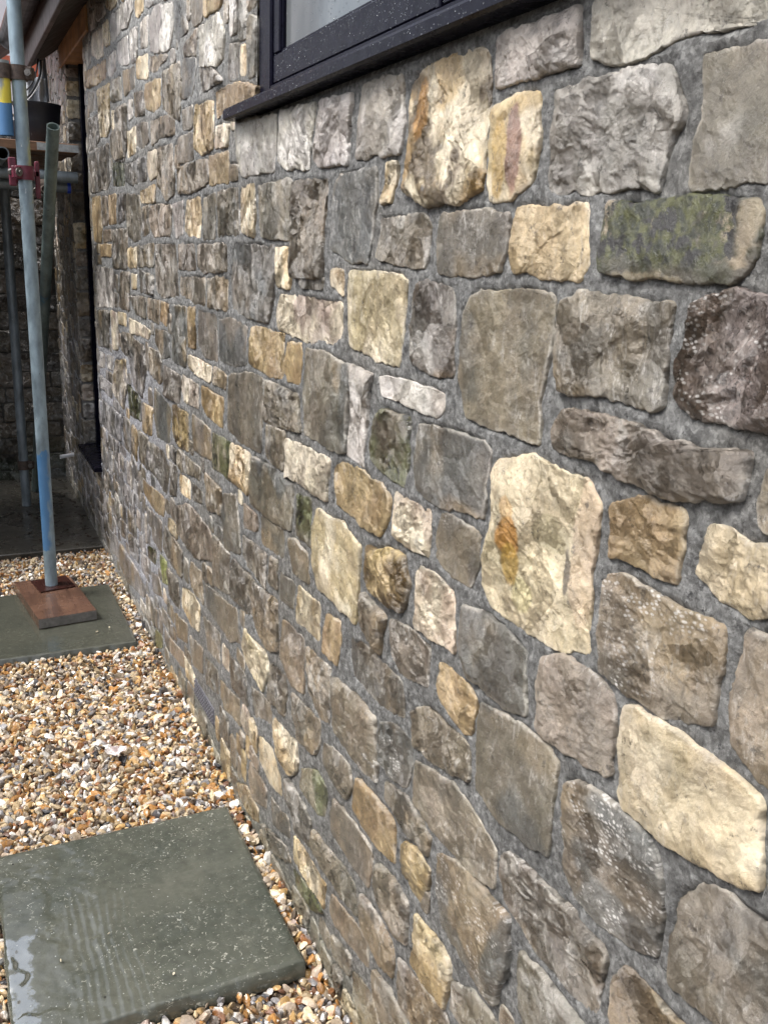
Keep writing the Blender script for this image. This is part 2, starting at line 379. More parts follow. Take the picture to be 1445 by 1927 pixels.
STONES = """w 983,1646 902,1651 832,1649 825,1595 893,1594 983,1594
w 807,1646 804,1599 784,1589 748,1586 710,1590 681,1597 633,1591 582,1590 552,1589 557,1614 742,1652|broad pale grey-white stone with a jagged lower edge at the top right corner
w 863,1576 807,1577 741,1577 689,1574 669,1539 666,1527 679,1514 689,1468 723,1473 790,1469 862,1472 866,1523|rough pitched grey stone with a bright faceted upper half, right of the red-streaked stone
p 651,1576 588,1575 549,1572 526,1474 559,1470 599,1468 649,1469 649,1501 646,1539
y 986,1568 934,1581 889,1576 887,1525 893,1488 931,1469 981,1469 987,1497|narrow amber stone with a red-brown streak down its middle
y 920,1460 873,1458 791,1460 779,1415 779,1402 793,1387 914,1388 925,1407 926,1431|cream and ochre stone immediately left of the moss-covered stone
m 754,1461 681,1456 622,1460 569,1457 562,1446 560,1417 570,1402 587,1391 677,1391 759,1393 762,1405 759,1441|oblong stone covered in dark green moss with black pits
y 1205,1624 1176,1642 1090,1648 1010,1638 996,1604 998,1547 998,1484 1055,1471 1134,1470 1200,1491 1202,1566|tall yellow and dark brown mottled stone under the window sill
w 2040,1668 1775,1654 1779,1552 1903,1554 1994,1552 2035,1594
w 1748,1657 1566,1648 1585,1585 1592,1545 1709,1551 1757,1567
w 1548,1649 1410,1645 1417,1592 1421,1541 1556,1543 1574,1557
w 1375,1649 1235,1647 1222,1573 1231,1543 1388,1547
k 2213,1675 2112,1670 2106,1626 2223,1632
o 2276,1616 2108,1613 2110,1549 2280,1551
o 2211,1749 2026,1745 1892,1719 1904,1695 2135,1701 2206,1690
y 2015,1536 1909,1535 1909,1473 1916,1428 2010,1441 2023,1503
g 2195,1533 2036,1534 2024,1433 2199,1434
g 1878,1530 1688,1532 1690,1426 1871,1428
t 1677,1527 1502,1522 1518,1460 1520,1361 1663,1354 1677,1445
g 1632,1355 1511,1360 1515,1341 1621,1339
b 1449,1525 1312,1528 1301,1490 1315,1433 1328,1389 1402,1392 1489,1413 1486,1451 1478,1510
y 1276,1532 1242,1531 1239,1501 1255,1476 1287,1478 1277,1508
g 1285,1454 1143,1457 1123,1443 1130,1405 1140,1388 1215,1389 1295,1399 1288,1426
g 1096,1456 1001,1460 935,1455 935,1414 949,1386 1064,1378 1101,1383 1103,1426
b 2068,1414 1788,1412 1781,1355 1786,1308 1815,1262 1943,1260 2086,1270 2099,1344
y 1776,1410 1689,1411 1692,1336 1764,1336
y 1486,1374 1453,1378 1425,1373 1426,1335 1481,1350
Y 1402,1371 1376,1375 1230,1377 1193,1368 1195,1303 1208,1245 1273,1246 1390,1258 1402,1315|smooth pale yellow stone with vertical banding, wider than tall below the small grey squares
g 1161,1366 1134,1372 1061,1366 1054,1350 1045,1252 1093,1244 1155,1254 1169,1305
k 1746,1319 1545,1325 1434,1324 1417,1308 1426,1271 1471,1252 1607,1243 1762,1256 1763,1288|pinkish cream oblong stone with chipped right end
B 1030,1337 1004,1362 917,1368 843,1369 832,1365 830,1319 838,1284 845,1247 838,1202 893,1199 1008,1203 1030,1245 1031,1300
g 821,1361 787,1371 666,1370 649,1368 649,1319 645,1275 657,1269 713,1272 814,1266 822,1308
P 625,1369 609,1377 581,1383 541,1381 511,1380 491,1278 521,1276 562,1272 602,1273 633,1284 638,1313 629,1336|purplish stone with rows of pale pick marks at the right edge
p 804,1247 755,1253 703,1252 651,1249 597,1243 570,1252 535,1256 535,1232 537,1212 573,1203 635,1194 694,1196 743,1202 812,1205 817,1222
g 517,1242 487,1253 474,1187 514,1197 520,1214
o 1923,1244 1722,1245 1726,1159 1826,1151 1943,1165 1943,1209
o 1700,1231 1627,1238 1616,1220 1629,1160 1698,1155 1721,1183
b 1592,1229 1504,1235 1391,1223 1391,1159 1397,1072 1459,1069 1600,1069 1608,1142
w 1383,1224 1291,1221 1310,1186 1318,1110 1322,1065 1392,1070 1387,1159
W 1274,1220 1232,1226 1146,1227 1059,1223 1062,1206 1079,1191 1131,1190 1203,1194 1262,1194|small elongated off-white stone lying slantwise in a wide mortar bed
M 1276,1162 1253,1174 1167,1173 1165,1118 1172,1069 1217,1069 1294,1085 1300,1108 1291,1136
b 1133,1172 1093,1177 1033,1180 958,1181 938,1172 944,1137 945,1080 992,1078 1097,1069 1135,1079 1140,1122
b 2122,1113 1971,1139 1851,1140 1869,977 2017,968 2134,981
g 1838,1138 1634,1138 1626,1067 1729,1059 1844,1051
g 1831,1047 1718,1050 1721,969 1787,966 1831,977
k 1706,1037 1589,1046 1467,1046 1480,969 1586,967 1704,961
o 1446,1037 1413,1053 1344,1060 1239,1054 1214,1039 1215,1009 1242,973 1315,967 1432,973 1442,1005|ochre granular stone with rounded corners above the yellow leaf-shaped stone
y 2094,952 1952,957 1945,901 1967,856 2105,863
B 1925,954 1754,963 1662,956 1654,903 1668,854 1824,839 1942,844 1950,899
b 2208,1236 2087,1250 1970,1238 1978,1156 2074,1141 2203,1141
M 1637,943 1555,949 1556,857 1634,856
t 2004,824 1896,826 1889,793 1997,766
g 1869,832 1712,843 1711,781 1862,769
t 1683,833 1656,846 1565,835 1562,779 1653,771
Y 1525,939 1401,949 1326,928 1321,904 1331,782 1390,787 1508,787 1540,832 1543,901|tall leaf-shaped pale yellow stone near the middle of the wall
k 1199,1053 1080,1056 1080,986 1133,984 1199,985
g 1055,1058 1020,1064 952,1062 948,1013 963,984 1015,979 1064,990 1067,1019
O 1289,938 1260,942 1207,962 1156,966 1136,926 1142,894 1159,872 1276,867 1297,895|dark golden brown stone with a jagged notched top
g 1297,851 1260,847 1213,842 1224,774 1283,774 1304,793 1311,827
k 1119,964 1062,971 1002,957 992,874 1061,867 1115,868 1119,914
p 1196,845 1132,856 1065,848 1064,789 1143,774 1193,780
d 977,952 910,962 829,949 830,917 820,868 870,854 951,858 980,888 981,927
y 1619,751 1502,756 1498,681 1627,672
o 1459,753 1396,760 1394,721 1408,671 1478,670 1475,713
d 1353,752 1283,764 1141,756 1139,702 1223,680 1332,684 1351,718
o 1031,842 1004,848 953,844 930,836 937,778 958,769 1024,782 1038,807
t 1713,646 1578,652 1578,531 1645,518 1723,547
g 1562,642 1439,650 1441,529 1494,521 1558,551
g 1424,640 1313,655 1236,648 1229,591 1229,535 1315,522 1418,532
g 1113,725 1063,758 968,761 938,756 932,710 990,689 1098,673
Y 1993,506 1819,510 1806,475 1846,407 1963,423 2017,449
g 1932,650 1751,671 1742,557 1833,522 1932,547
g 2086,659 1946,658 1954,562 2096,557
g 1990,746 1822,757 1828,690 1976,676
g 1796,757 1746,765 1751,696 1808,697
b 1728,746 1636,749 1645,694 1732,682
b 2174,803 2066,833 2036,765 2029,687 2170,662 2193,744
g 2279,664 2119,658 2122,548 2285,526
g 2287,498 2056,533 2049,455 2126,418 2252,425
g 1793,504 1692,518 1679,493 1690,426 1791,412
g 1644,501 1486,514 1484,468 1511,429 1620,407 1646,457
d 2127,381 1978,386 1971,309 2111,298
g 1940,379 1791,403 1777,363 1925,307
y 1761,385 1620,394 1608,337 1651,296 1741,301 1768,341
t 2221,263 2044,289 2029,223 2205,187
I 929,1154 907,1169 847,1185 794,1181 747,1183 719,1161 721,1120 723,1078 717,997 763,977 815,972 912,976 937,996 935,1033 924,1086|largest pale yellow stone, with an orange stain and folded creases
o 704,1162 679,1180 656,1184 604,1184 599,1169 598,1116 629,1113 662,1115 699,1111 702,1132
q 708,1084 678,1099 629,1097 577,1094 535,1097 535,1052 533,1004 564,992 597,979 652,981 695,984 703,1027
Y 571,1183 550,1185 527,1179 502,1181 472,1183 460,1125 491,1123 515,1118 545,1118 566,1127 579,1132 578,1152|yellow stone with a pale upper ledge running off the right edge
p 793,954 757,974 705,977 666,965 661,927 656,878 696,866 777,859 793,864 797,919
t 510,1103 461,1119 420,968 464,981 491,986 511,996 517,1045 513,1087
Y 646,963 626,969 574,973 526,972 469,963 467,938 460,921 456,883 473,876 526,862 575,855 632,856 641,869 647,922|large creased cream stone low down at the right
B 920,833 868,844 776,852 750,842 750,789 749,713 788,705 861,696 915,712 921,789
q 731,825 711,843 662,848 605,853 578,834 566,809 561,773 562,728 587,712 644,697 692,698 715,723 727,774|blue-grey stone with lines of white pick marks below the large cream stone
g 845,650 828,667 774,675 700,678 641,676 631,668 633,629 635,587 657,574 699,568 764,573 827,591 844,626
q 543,812 514,847 483,854 439,853 406,851 386,752 447,724 539,711 544,755 544,788
p 783,548 737,556 687,553 637,554 736,426 772,468 782,510
t 618,644 602,677 575,679 533,679 490,684 591,585 614,597
q 1005,539 945,573 858,575 815,574 807,539 808,496 825,429 881,424 977,439 1001,477
g 1087,651 973,681 898,668 855,652 854,591 915,576 993,576 1087,581
o 1306,496 1231,506 1146,502 1143,430 1215,413 1317,426
g 1190,555 1116,575 1027,557 1029,523 1097,514 1188,528
o 1115,492 1070,505 1023,500 1028,461 1046,424 1115,432 1121,459
p 1034,456 1019,457 1024,420 1045,420
g 1205,387 1126,402 1087,389 1085,337 1086,311 1131,301 1203,320
g 1268,276 1196,287 1142,272 1123,258 1126,214 1180,195 1254,210 1273,240
y 1058,392 997,400 945,396 946,356 956,299 1009,290 1068,293 1063,344|diamond-shaped yellow stone with a pale ridge near the bottom centre
M 1582,354 1498,398 1438,388 1454,320 1493,303 1592,308
B 1409,389 1311,399 1229,393 1227,371 1238,310 1296,307 1414,312 1421,353
g 1512,252 1373,273 1293,277 1281,222 1350,202 1447,196 1521,206
y 1621,166 1530,177 1440,170 1437,115 1516,101 1620,111
t 1405,174 1313,193 1237,196 1224,149 1291,131 1383,117 1413,133
p 1462,480 1416,497 1336,503 1320,467 1343,429 1402,422 1470,439
g 1673,278 1557,281 1523,254 1531,199 1622,180 1672,228
y 1880,276 1779,294 1722,258 1709,210 1797,192 1876,212
t 1949,166 1816,165 1815,115 1934,72 1957,117
b 1788,162 1658,185 1645,141 1760,105
o 2057,39 1981,76 1880,69 1880,32 1966,-1 2049,8
g 1858,46 1669,106 1631,89 1758,25
M 1630,75 1484,111 1441,102 1503,64 1605,45
g 1400,81 1298,108 1304,65 1387,38
t 1210,157 1138,178 1065,168 1129,74 1197,81
g 1113,265 1038,278 960,297 924,271 1018,180 1101,180
g 1290,84 1211,105 1149,55 1214,5 1286,26
p 938,365 885,395 821,401 779,383 882,311 938,317
q 1219,651 1161,677 1098,677 1100,639 1114,589 1165,577 1214,585
g 1325,565 1221,573 1222,534 1298,521
y 3655,2234 3427,2188 3466,2176 3577,2188 3660,2218
w 3897,2266 3686,2235 3657,2191 3849,2201 3908,2231
w 4051,2274 3912,2253 3908,2196 4015,2200 4052,2236
w 4201,2186 4053,2161 4063,2096 4178,2100 4215,2147
k 3972,2182 3758,2169 3754,2073 3886,2082 4019,2116 4016,2161
y 3746,2172 3623,2167 3590,2105 3605,2085 3716,2094 3749,2127
w 3563,2167 3398,2157 3397,2088 3453,2081 3565,2087 3590,2140
w 3371,2160 3170,2140 3153,2108 3208,2104 3263,2077 3362,2085
y 3126,2126 2987,2100 2998,2075 3092,2071 3133,2092
w 2974,2094 2846,2073 2860,2062 2925,2065 2977,2078
w 3457,2062 3268,2054 3253,1966 3386,1983 3487,2019
w 3234,2059 3096,2049 3114,1957 3206,1961 3246,2002
w 3066,2051 2934,2048 2947,1968 3065,1980
w 2923,2032 2849,2053 2776,2045 2757,2009 2805,1925 2917,1948
w 2753,2036 2620,2015 2622,1951 2665,1912 2769,1922 2789,1949 2735,1994
b 2604,2018 2498,2001 2483,1953 2466,1923 2546,1918 2601,1897 2603,1975
o 4186,2078 3892,2063 3717,2055 3712,1996 3936,1999 4194,2020
w 3676,2049 3498,2049 3494,1991 3594,1976 3692,1993
y 3128,1962 2957,1950 2961,1886 3037,1892 3138,1909
g 2932,1936 2769,1917 2678,1900 2785,1894 2874,1884 2944,1904
g 3578,1965 3411,1953 3410,1881 3596,1895
g 3373,1962 3162,1946 3173,1887 3355,1886
y 3904,1974 3619,1961 3666,1875 3658,1817 3750,1793 3915,1808 3927,1901
g 4187,2002 3930,1978 3950,1915 4162,1922
o 2998,1871 2851,1866 2789,1859 2799,1789 2889,1782 2995,1804 3017,1841
g 2770,1868 2552,1867 2543,1792 2566,1723 2673,1749 2776,1779
b 2521,1867 2397,1851 2389,1830 2431,1773 2540,1772 2534,1834
t 2518,1894 2374,1910 2387,1854 2510,1873
w 2359,1909 2173,1904 2132,1859 2142,1808 2200,1801 2354,1827
p 2370,1823 2246,1807 2144,1765 2225,1763 2333,1762
o 2411,1745 2236,1734 2223,1672 2233,1629 2346,1625 2419,1648 2424,1700
W 3292,1864 3211,1857 3213,1805 3288,1802 3306,1835
g 3192,1873 3029,1857 3025,1795 3190,1800
g 3541,1866 3323,1856 3339,1735 3390,1685 3596,1694 3661,1763
y 3623,1868 3554,1866 3582,1793 3628,1810
p 4204,1902 3930,1894 3930,1805 4024,1774 4201,1778
g 2539,1747 2430,1745 2434,1697 2534,1698
t 2942,1763 2727,1755 2637,1736 2630,1698 2807,1705 2939,1696
g 3174,1776 2983,1765 2977,1715 3081,1697 3186,1717
y 3324,1768 3175,1771 3190,1695 3341,1689
o 2693,1867 2610,1864 2608,1834 2685,1840 2694,1858
g 2595,1611 2402,1612 2294,1609 2279,1566 2315,1551 2466,1540 2591,1545
k 2997,1680 2862,1677 2872,1604 2982,1599 3017,1644
t 2861,1679 2655,1677 2642,1591 2659,1543 2743,1532 2875,1583
o 3150,1572 2902,1582 2909,1532 3140,1540
d 3381,1668 3027,1671 3039,1602 3258,1597 3391,1621
m 3643,1692 3414,1682 3431,1605 3662,1616
d 4180,1771 3706,1767 3699,1637 3793,1609 4207,1613
g 3659,1788 3342,1845 3374,1697 3600,1701 3673,1732
k 2215,1671 2099,1671 2108,1626 2217,1629
o 4221,1597 3967,1591 3957,1463 3996,1413 4200,1416 4225,1504
g 3931,1589 3795,1584 3814,1476 3941,1477
o 3783,1587 3605,1586 3620,1483 3791,1479
d 3576,1582 3405,1581 3425,1493 3581,1479
p 3398,1575 3156,1565 3131,1485 3149,1427 3265,1418 3383,1437 3404,1505
d 3117,1521 2998,1526 3003,1447 3117,1433
t 2984,1520 2861,1524 2688,1516 2704,1435 2942,1433 2993,1463
w 2677,1516 2543,1524 2551,1439 2640,1429 2669,1477
y 2512,1523 2364,1528 2357,1491 2371,1429 2489,1429 2539,1451
g 2334,1522 2213,1530 2235,1426 2341,1426
t 3934,1460 3721,1458 3730,1421 3949,1410
g 3704,1459 3409,1460 3392,1390 3427,1325 3691,1318
o 4036,1404 3745,1405 3757,1359 4013,1358
y 3392,1393 3212,1398 3253,1332 3395,1330
g 3213,1402 2941,1412 2965,1343 3226,1336
g 2913,1409 2650,1413 2630,1271 2841,1254 2933,1277
t 2616,1411 2437,1414 2432,1347 2612,1344
g 2398,1412 2130,1415 2124,1356 2327,1345 2402,1357
g 2602,1325 2319,1330 2332,1266 2448,1261 2618,1281
g 2301,1331 2117,1340 2127,1266 2296,1261
g 3715,1412 3400,1413 3418,1331 3696,1324
t 3577,1304 3367,1314 3414,1177 3649,1175
y 3351,1308 3248,1308 3256,1262 3343,1258
d 3211,1324 2969,1315 2963,1258 3192,1253
g 3403,1229 3099,1243 3111,1173 3273,1174
t 3069,1238 2882,1243 2906,1169 3079,1176
o 2870,1239 2766,1239 2799,1172 2891,1184
b 2716,1240 2533,1246 2559,1077 2722,1079 2725,1165
o 2511,1250 2429,1250 2447,1142 2521,1137 2527,1192
g 2400,1248 2226,1248 2223,1134 2359,1130 2415,1168
k 2523,1117 2268,1113 2288,1073 2442,1071 2525,1086
g 2249,1117 2140,1111 2149,1074 2261,1072
o 2384,1050 2167,1049 2178,971 2330,979 2377,1001
k 2606,1050 2414,1045 2418,985 2579,974 2622,1005
p 2841,1048 2619,1043 2639,959 2853,954
g 3080,1080 2891,1082 2859,1011 2904,982 3078,995
b 2965,1150 2776,1155 2759,1085 2866,1068 2971,1108
g 3434,1083 3158,1078 3139,1006 3206,895 3396,907 3488,1004
d 3588,1086 3358,1097 3374,1017 3527,1003 3624,1017
y 3653,1157 3474,1160 3483,1116 3664,1111
k 3829,1149 3675,1152 3689,1010 3824,996
g 4206,1124 3852,1148 3917,994 4228,970
w 4173,1312 3740,1316 3735,1170 4229,1138
k 3420,1150 3211,1147 3040,1137 3075,1107 3252,1106 3412,1099
O 3789,955 3530,989 3510,905 3596,785 3825,816 3828,891
m 3511,897 3292,888 3228,865 3256,801 3496,787
w 4000,954 3808,968 3848,904 3990,901
w 4180,951 4024,955 4042,895 4200,883
w 4186,844 3864,841 3903,781 4176,788
g 4191,737 3687,748 3691,642 4019,618 4226,622
d 3622,759 3483,754 3510,627 3650,635
o 3227,872 3050,881 3065,781 3227,773
b 3009,955 2765,928 2791,814 2988,793 3037,865
o 3445,754 3336,746 3358,631 3486,646
g 3317,757 3147,762 3167,639 3319,646
g 3132,752 2877,766 2815,726 2868,621 3008,650 3164,660
O 2725,946 2537,949 2547,835 2688,828 2747,863
g 2493,957 2294,947 2289,869 2480,855 2497,904
M 2276,945 2104,950 2115,856 2281,851
g 2582,817 2409,817 2411,785 2575,769
y 2672,746 2531,751 2536,695 2678,687
g 2798,753 2695,758 2718,660 2797,645
g 2509,751 2383,758 2395,721 2502,704
g 2359,818 2193,808 2195,744 2326,719
g 2708,632 2560,677 2348,670 2291,650 2294,586 2482,536 2717,546
o 3261,583 2898,607 2906,542 3058,520 3251,537
t 3124,502 2939,513 2968,400 3123,399
g 2910,509 2647,501 2655,414 2811,405 2936,423
t 2552,502 2409,510 2404,416 2536,420 2567,456
b 2379,487 2260,508 2050,515 2035,451 2171,420 2362,427
t 2291,640 2129,645 2098,551 2240,536 2295,576
g 2071,664 1926,656 1897,575 1986,550 2081,583
g 2014,743 1830,751 1829,672 1883,671 2015,687
y 2671,378 2560,406 2437,398 2454,310 2545,297 2677,314
t 2789,246 2607,273 2612,208 2756,174
g 2406,381 2227,398 2230,309 2370,293
t 2573,250 2413,275 2419,190 2544,169
t 2872,119 2680,148 2608,122 2712,88 2878,69
l 3001,379 2883,388 2878,311 2969,286
m 3215,343 3048,375 3088,314 3205,304
t 3161,261 3029,285 2976,229 3139,191
p 2871,373 2708,383 2706,284 2868,275
t 3369,273 3224,291 3204,203 3344,207
d 3602,278 3401,301 3399,211 3598,201
g 3847,165 3465,166 3281,154 3326,100 3696,39 3868,73
g 4151,134 3893,167 3892,74 4125,35
t 3819,280 3640,299 3654,231 3814,208
k 2200,382 2128,386 2139,323 2211,323
d 2393,260 2251,277 2234,212 2376,179
g 2233,258 2140,274 2038,255 2160,199 2225,211
y 2655,146 2511,141 2514,96 2636,84
l 3127,51 2997,68 3002,30 3121,-20"""

def resample(P, n):
    Q = np.vstack([P, P[:1]]); seg = np.linalg.norm(np.diff(Q, axis=0), axis=1); s = np.concatenate([[0], np.cumsum(seg)])
    t = np.linspace(0, s[-1], n, endpoint=False)
    return np.stack([np.interp(t, s, Q[:, 0]), np.interp(t, s, Q[:, 1])], 1)
def terr(x):
    f = np.floor(x); return f + sstep(x - f, .62, 1.0)
def relief(kind, y, z, c, sz, rg):
    """broken face of one stone: split facets, stepped fractures and fine roughness (metres proud of the wall)"""
    global REL
    rough = {'g': 1, 'p': 1.1, 'q': 1.0, 'P': 1.2, 'w': .9, 'b': .6, 'B': .5, 'I': .85, 'Y': .75, 'O': 1.15, 'y': 1.1, 'd': 1.1, 'k': 1.0}.get(kind, .9) * rg.uniform(.6, 1.35)
    if rg.random() < .25: rough *= .5
    REL = float(np.clip(rough, .25, 1.5))*.85
    S = min(sz); K = rg.integers(5, 11)
    sy = c[0] + rg.uniform(-.5, .5, K) * sz[0]; sz_ = c[1] + rg.uniform(-.5, .5, K) * sz[1]
    wy = y + .012 * fbm(y, z, c[0], 26, 4, 5, .6); wz = z + .012 * fbm(y, z, c[0], 26, 4, 9, .6)
    lvl = rg.uniform(-.003, .006, K) * min(1.3, S / .09) * rough
    gy, gz = rg.uniform(-.22, .22, K) * rough, rg.uniform(-.22, .22, K) * rough
    pl = np.stack([lvl[i] + gy[i]*(wy-sy[i]) + gz[i]*(wz-sz_[i]) for i in range(K)], 0)
    ps = np.sort(pl, axis=0)
    j = max(1, K//2 - 1); h = .6*ps[j] + .4*ps[min(K-1, j+2)]            # meeting planes leave sharp ridges and valleys
    th = rg.uniform(0, 3.14); u = (wy*math.cos(th)+wz*math.sin(th)); v = (-wy*math.sin(th)+wz*math.cos(th))
    h = h + .0026*rough*(terr(2.2*fbm(u*.5, v*1.3, c[1], 30, 4, 31, .55)+3*v/S*.5) - 1.5*v/S)*.8
    r = 1-2*np.abs(fbm(u*.6, v*1.4, c[0], 26, 4, 77, .55)); h = h + .0030*rough*r
    h = h + .0016*rough*fbm(y, z, c[1], 75, 4, 131, .62)
    return h
acc = {}
def add_stone(code, P, key, rg, dens=1.0, X=0.0, face=None):
    """P: outline in (y, z) metres, any winding"""
    P = np.asarray(P, float)
    A = .5*np.sum(P[:, 0]*np.roll(P[:, 1], -1) - P[:, 1]*np.roll(P[:, 0], -1))
    if A < 0: P = P[::-1]
    dist = max(.8, P[:, 0].mean())
    step = np.clip(.0020 * dist, .0023, .012) / dens
    per = np.linalg.norm(P - np.roll(P, -1, 0), axis=1).sum()
    n = int(np.clip(per/step, 18, 320))
    Q = resample(P, max(n, 40))
    k = max(1, int(.0016/(per/len(Q))))                          # round the corners slightly
    Qs = sum(np.roll(Q, i, 0) for i in range(-k, k+1))/(2*k+1)
    Q = resample(Qs, n)
    c = Q.mean(0); sz = np.ptp(Q, axis=0); S = min(sz)
    T = np.roll(Q, -1, 0) - np.roll(Q, 1, 0); T /= np.linalg.norm(T, axis=1)[:, None] + 1e-9
    N = np.stack([T[:, 1], -T[:, 0]], 1)
    jit = (.0045 * fbm(Q[:, 0], Q[:, 1], 0, 28, 5, 3, .68) - .0035*np.maximum(0, fbm(Q[:, 0], Q[:, 1], 0, 55, 3, 8) - .1)) * min(1, S/.06) * 1.5 + .0026
    Q = Q + N*jit[:, None]
    rad = np.linalg.norm(Q - c, axis=1)
    m = int(np.clip(rad.mean()/step, 5, 50))
    far = 1 - .45*float(sstep(dist, 1.3, 2.6)); base = rg.uniform(.0025, .0060) * (.6+.4*far) * (1.2 if code in 'YIPOq' else 1)
    if code in 'bB': base *= .85
    ew = .0035
    vs, ds = [], []
    ts = [1.0, 1.0, 1-.0012/max(.012, rad.mean())] + list(1 - (np.linspace(.0, 1, m+1)[1:-1])**1.15)
    for i, t in enumerate(ts):
        p = c + (Q - c)*t
        d = (1-t)*rad
        vs.append(p); ds.append(np.full(n, -1.0) if i == 0 else d)
    V = np.vstack(vs + [c[None]]); D = np.concatenate(ds + [[rad.min()]])
    h = relief(code, V[:, 0], V[:, 1], c, sz, rg) * far
    e = np.clip(D/ew, 0, 1)
    prof = np.sqrt(np.clip(1 - (1-e)**2, 0, 1))
    chip = .5 + .5*fbm(V[:, 0], V[:, 1], 4, 24, 3, 55)
    e2 = np.clip(D/(ew*(.3+3.5*chip**3)), 0, 1); prof = .6*prof + .4*e2
    H = base*(.62 + .38*prof) + h*(.40+.60*np.clip(D/.018, 0, 1))
    H = np.clip(H, .0008, .019)
    H[D < 0] = -.022
    x = X - H
    # colour
    c1, c2, fleck, marks = PAL[code]; c1 = np.array(c1)*TONE.get(code, .83); c2 = np.array(c2)*TONE.get(code, .83)
    off = rg.uniform(0, 50)
    warm_ = np.array((1.0, 1.0, .985)) if code in 'gbBpqtdok' else np.ones(3)
    mx = sstep(fbm(V[:, 0]+off, V[:, 1], c[1], 13, 4, 41) + rg.uniform(-.25, .25), -.18, .22)[:, None]
    colr = c1*(1-mx) + c2*mx
    v = rg.uniform(.86, 1.17); colr = colr * v * np.array([1+rg.uniform(-.03, .03), 1, 1+rg.uniform(-.05, .05)])
    y, z = V[:, 0], V[:, 1]
    def patch(col, amt, f=20, s=0, lo=.1, hi=.35):
        nonlocal colr
        w = (sstep(fbm(y+off, z, s*3.1, f, 4, 60+s), lo, hi)*amt)[:, None]
        colr = colr*(1-w) + np.array(col)*w
    if code in 'gbqtd' and rg.random() < .5: patch((.27, .20, .115), .55, 9, 1, .0, .3)
    if code in 'gp' and rg.random() < .4: patch((.40, .38, .35), .5, 17, 2, .12, .3)
    if code in 'bBq': patch((.085, .092, .092), .7, 7, 3, .05, .2)
    if code in 'yYk': patch((.66, .585, .44), .75, 13, 4, -.1, .2)
    if code in 'YI': patch((.46, .39, .27), .55, 9, 15, .0, .2)
    if code in 'yo' and rg.random() < .5: patch((.26, .16, .06), .5, 16, 5, .15, .35)
    if code in 'wW': patch((.55, .52, .49), .6, 12, 6, .05, .3)
    if code == 'm': patch((.34, .28, .19), .7, 34, 12, .05, .2)
    
    ea = ((1-sstep(D, .001, .006))*sstep(fbm(y, z, c[0], 20, 4, 66), -.15, .25)*(.5 if code in 'gbBpqdtP' else .3))[:, None]  # pale chipped rims, also standing in for light caught on wet edges
    colr = colr*(1-ea) + np.array((.46, .43, .38))*ea
    if code == 'l': patch((.23, .28, .05), .7, 14, 9, .0, .25)
    if code == 'O': patch((.60, .46, .22), .6, 20, 10, .1, .3)
    rel = (V - c)/(sz/2)
    def blob(col, cy, cz, ry, rz, amt, fz=30):
        nonlocal colr
        q = ((rel[:, 0]-cy)/ry)**2 + ((rel[:, 1]-cz)/rz)**2 + .8*fbm(y, z, 2, fz, 3, 90)
        w = (sstep(q, 1.25, .75)*amt)[:, None] if False else ((1 - sstep(q, .75, 1.25))*amt)[:, None]
        colr = colr*(1-w) + np.array(col)*w
    if code == 'I':
        blob((.47, .23, .045), .50, .02, .20, .22, .92); blob((.46, .27, .09), .56, .34, .13, .16, .6)
        blob((.52, .33, .07), .45, -.30, .15, .24, .8); blob((.50, .47, .20), .2, -.6, .2, .22, .4)
        blob((.33, .29, .17), -.28, .28, .33, .2, .55); blob((.09, .07, .05), -.56, -.02, .05, .24, .85)
        blob((.50, .38, .26), -.82, .2, .2, .9, .7)
    if key and 'red-brown streak' in key: blob((.20, .10, .075), -.15, .0, .30, .95, .85, 45); blob((.45, .30, .10), .5, -.2, .3, .9, .8)
    if key and 'dark brown mottled' in key: patch((.085, .055, .025), .85, 17, 11, -.02, .14); patch((.40, .25, .08), .6, 11, 13, .0, .2); blob((.42, .20, .03), .6, .35, .22, .4, .7)
    if key and 'banding' in key: blob((.36, .30, .17), .55, 0, .32, 1.3, .85)
    # pale lime smear over the far, lower part of the wall
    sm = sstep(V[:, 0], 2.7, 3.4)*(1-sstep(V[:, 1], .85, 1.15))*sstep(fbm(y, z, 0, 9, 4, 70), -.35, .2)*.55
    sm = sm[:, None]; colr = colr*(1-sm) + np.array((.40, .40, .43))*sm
    gr = ((1-sstep(V[:, 1], .02, .10))*.3)[:, None]; colr = colr*(1-gr) + np.array((.20, .20, .135))*gr
    colr = colr*warm_
    fx = np.zeros_like(colr)
    if marks: fx[:, 0] = marks*sstep(fbm(y+off, z, 1, 8, 3, 95), -.1, .05)
    elif rg.random() < .12 and code in 'gpwb': fx[:, 0] = .7*sstep(fbm(y+off, z, 1, 10, 3, 95), .15, .3)
    fx[:, 1] = .7*fleck*sstep(fbm(y, z+off, 1, 8, 3, 99), -.25, .3)
    fx[:, 2] = {'m': 1.0, 'M': .75, 'l': .35}.get(code, .0)
    if code == 'M': fx[:, 2] *= sstep(fbm(y+off, z, 3, 14, 3, 61), -.05, .15)
    if code == 'm': fx[:, 2] *= (1-sstep(-rel[:, 0], .74, .84))*(1-sstep(-rel[:, 1]+.3*fbm(y, z, 3, 30, 3, 6), .45, .8)*.8)
    top_light = 1 + .28*sstep(z, 1.55, 2.0); colr = colr*top_light[:, None]  # stones painted paler higher up, where more daylight falls
    fx = np.column_stack([fx, np.full(len(fx), REL)])
    verts = np.stack([x, y, z], 1)
    if face is not None: verts = face(verts)
    nr = len(ts); F = []
    i = np.arange(n); j = (i+1) % n
    quads = np.concatenate([np.stack([r*n+i, (r+1)*n+i, (r+1)*n+j, r*n+j], 1) for r in range(nr-1)])
    tris = np.stack([(nr-1)*n+i, np.full(n, nr*n), (nr-1)*n+j], 1)
    a = acc.setdefault(key, dict(v=[], c=[], f=[], q=[], t=[], n=0))
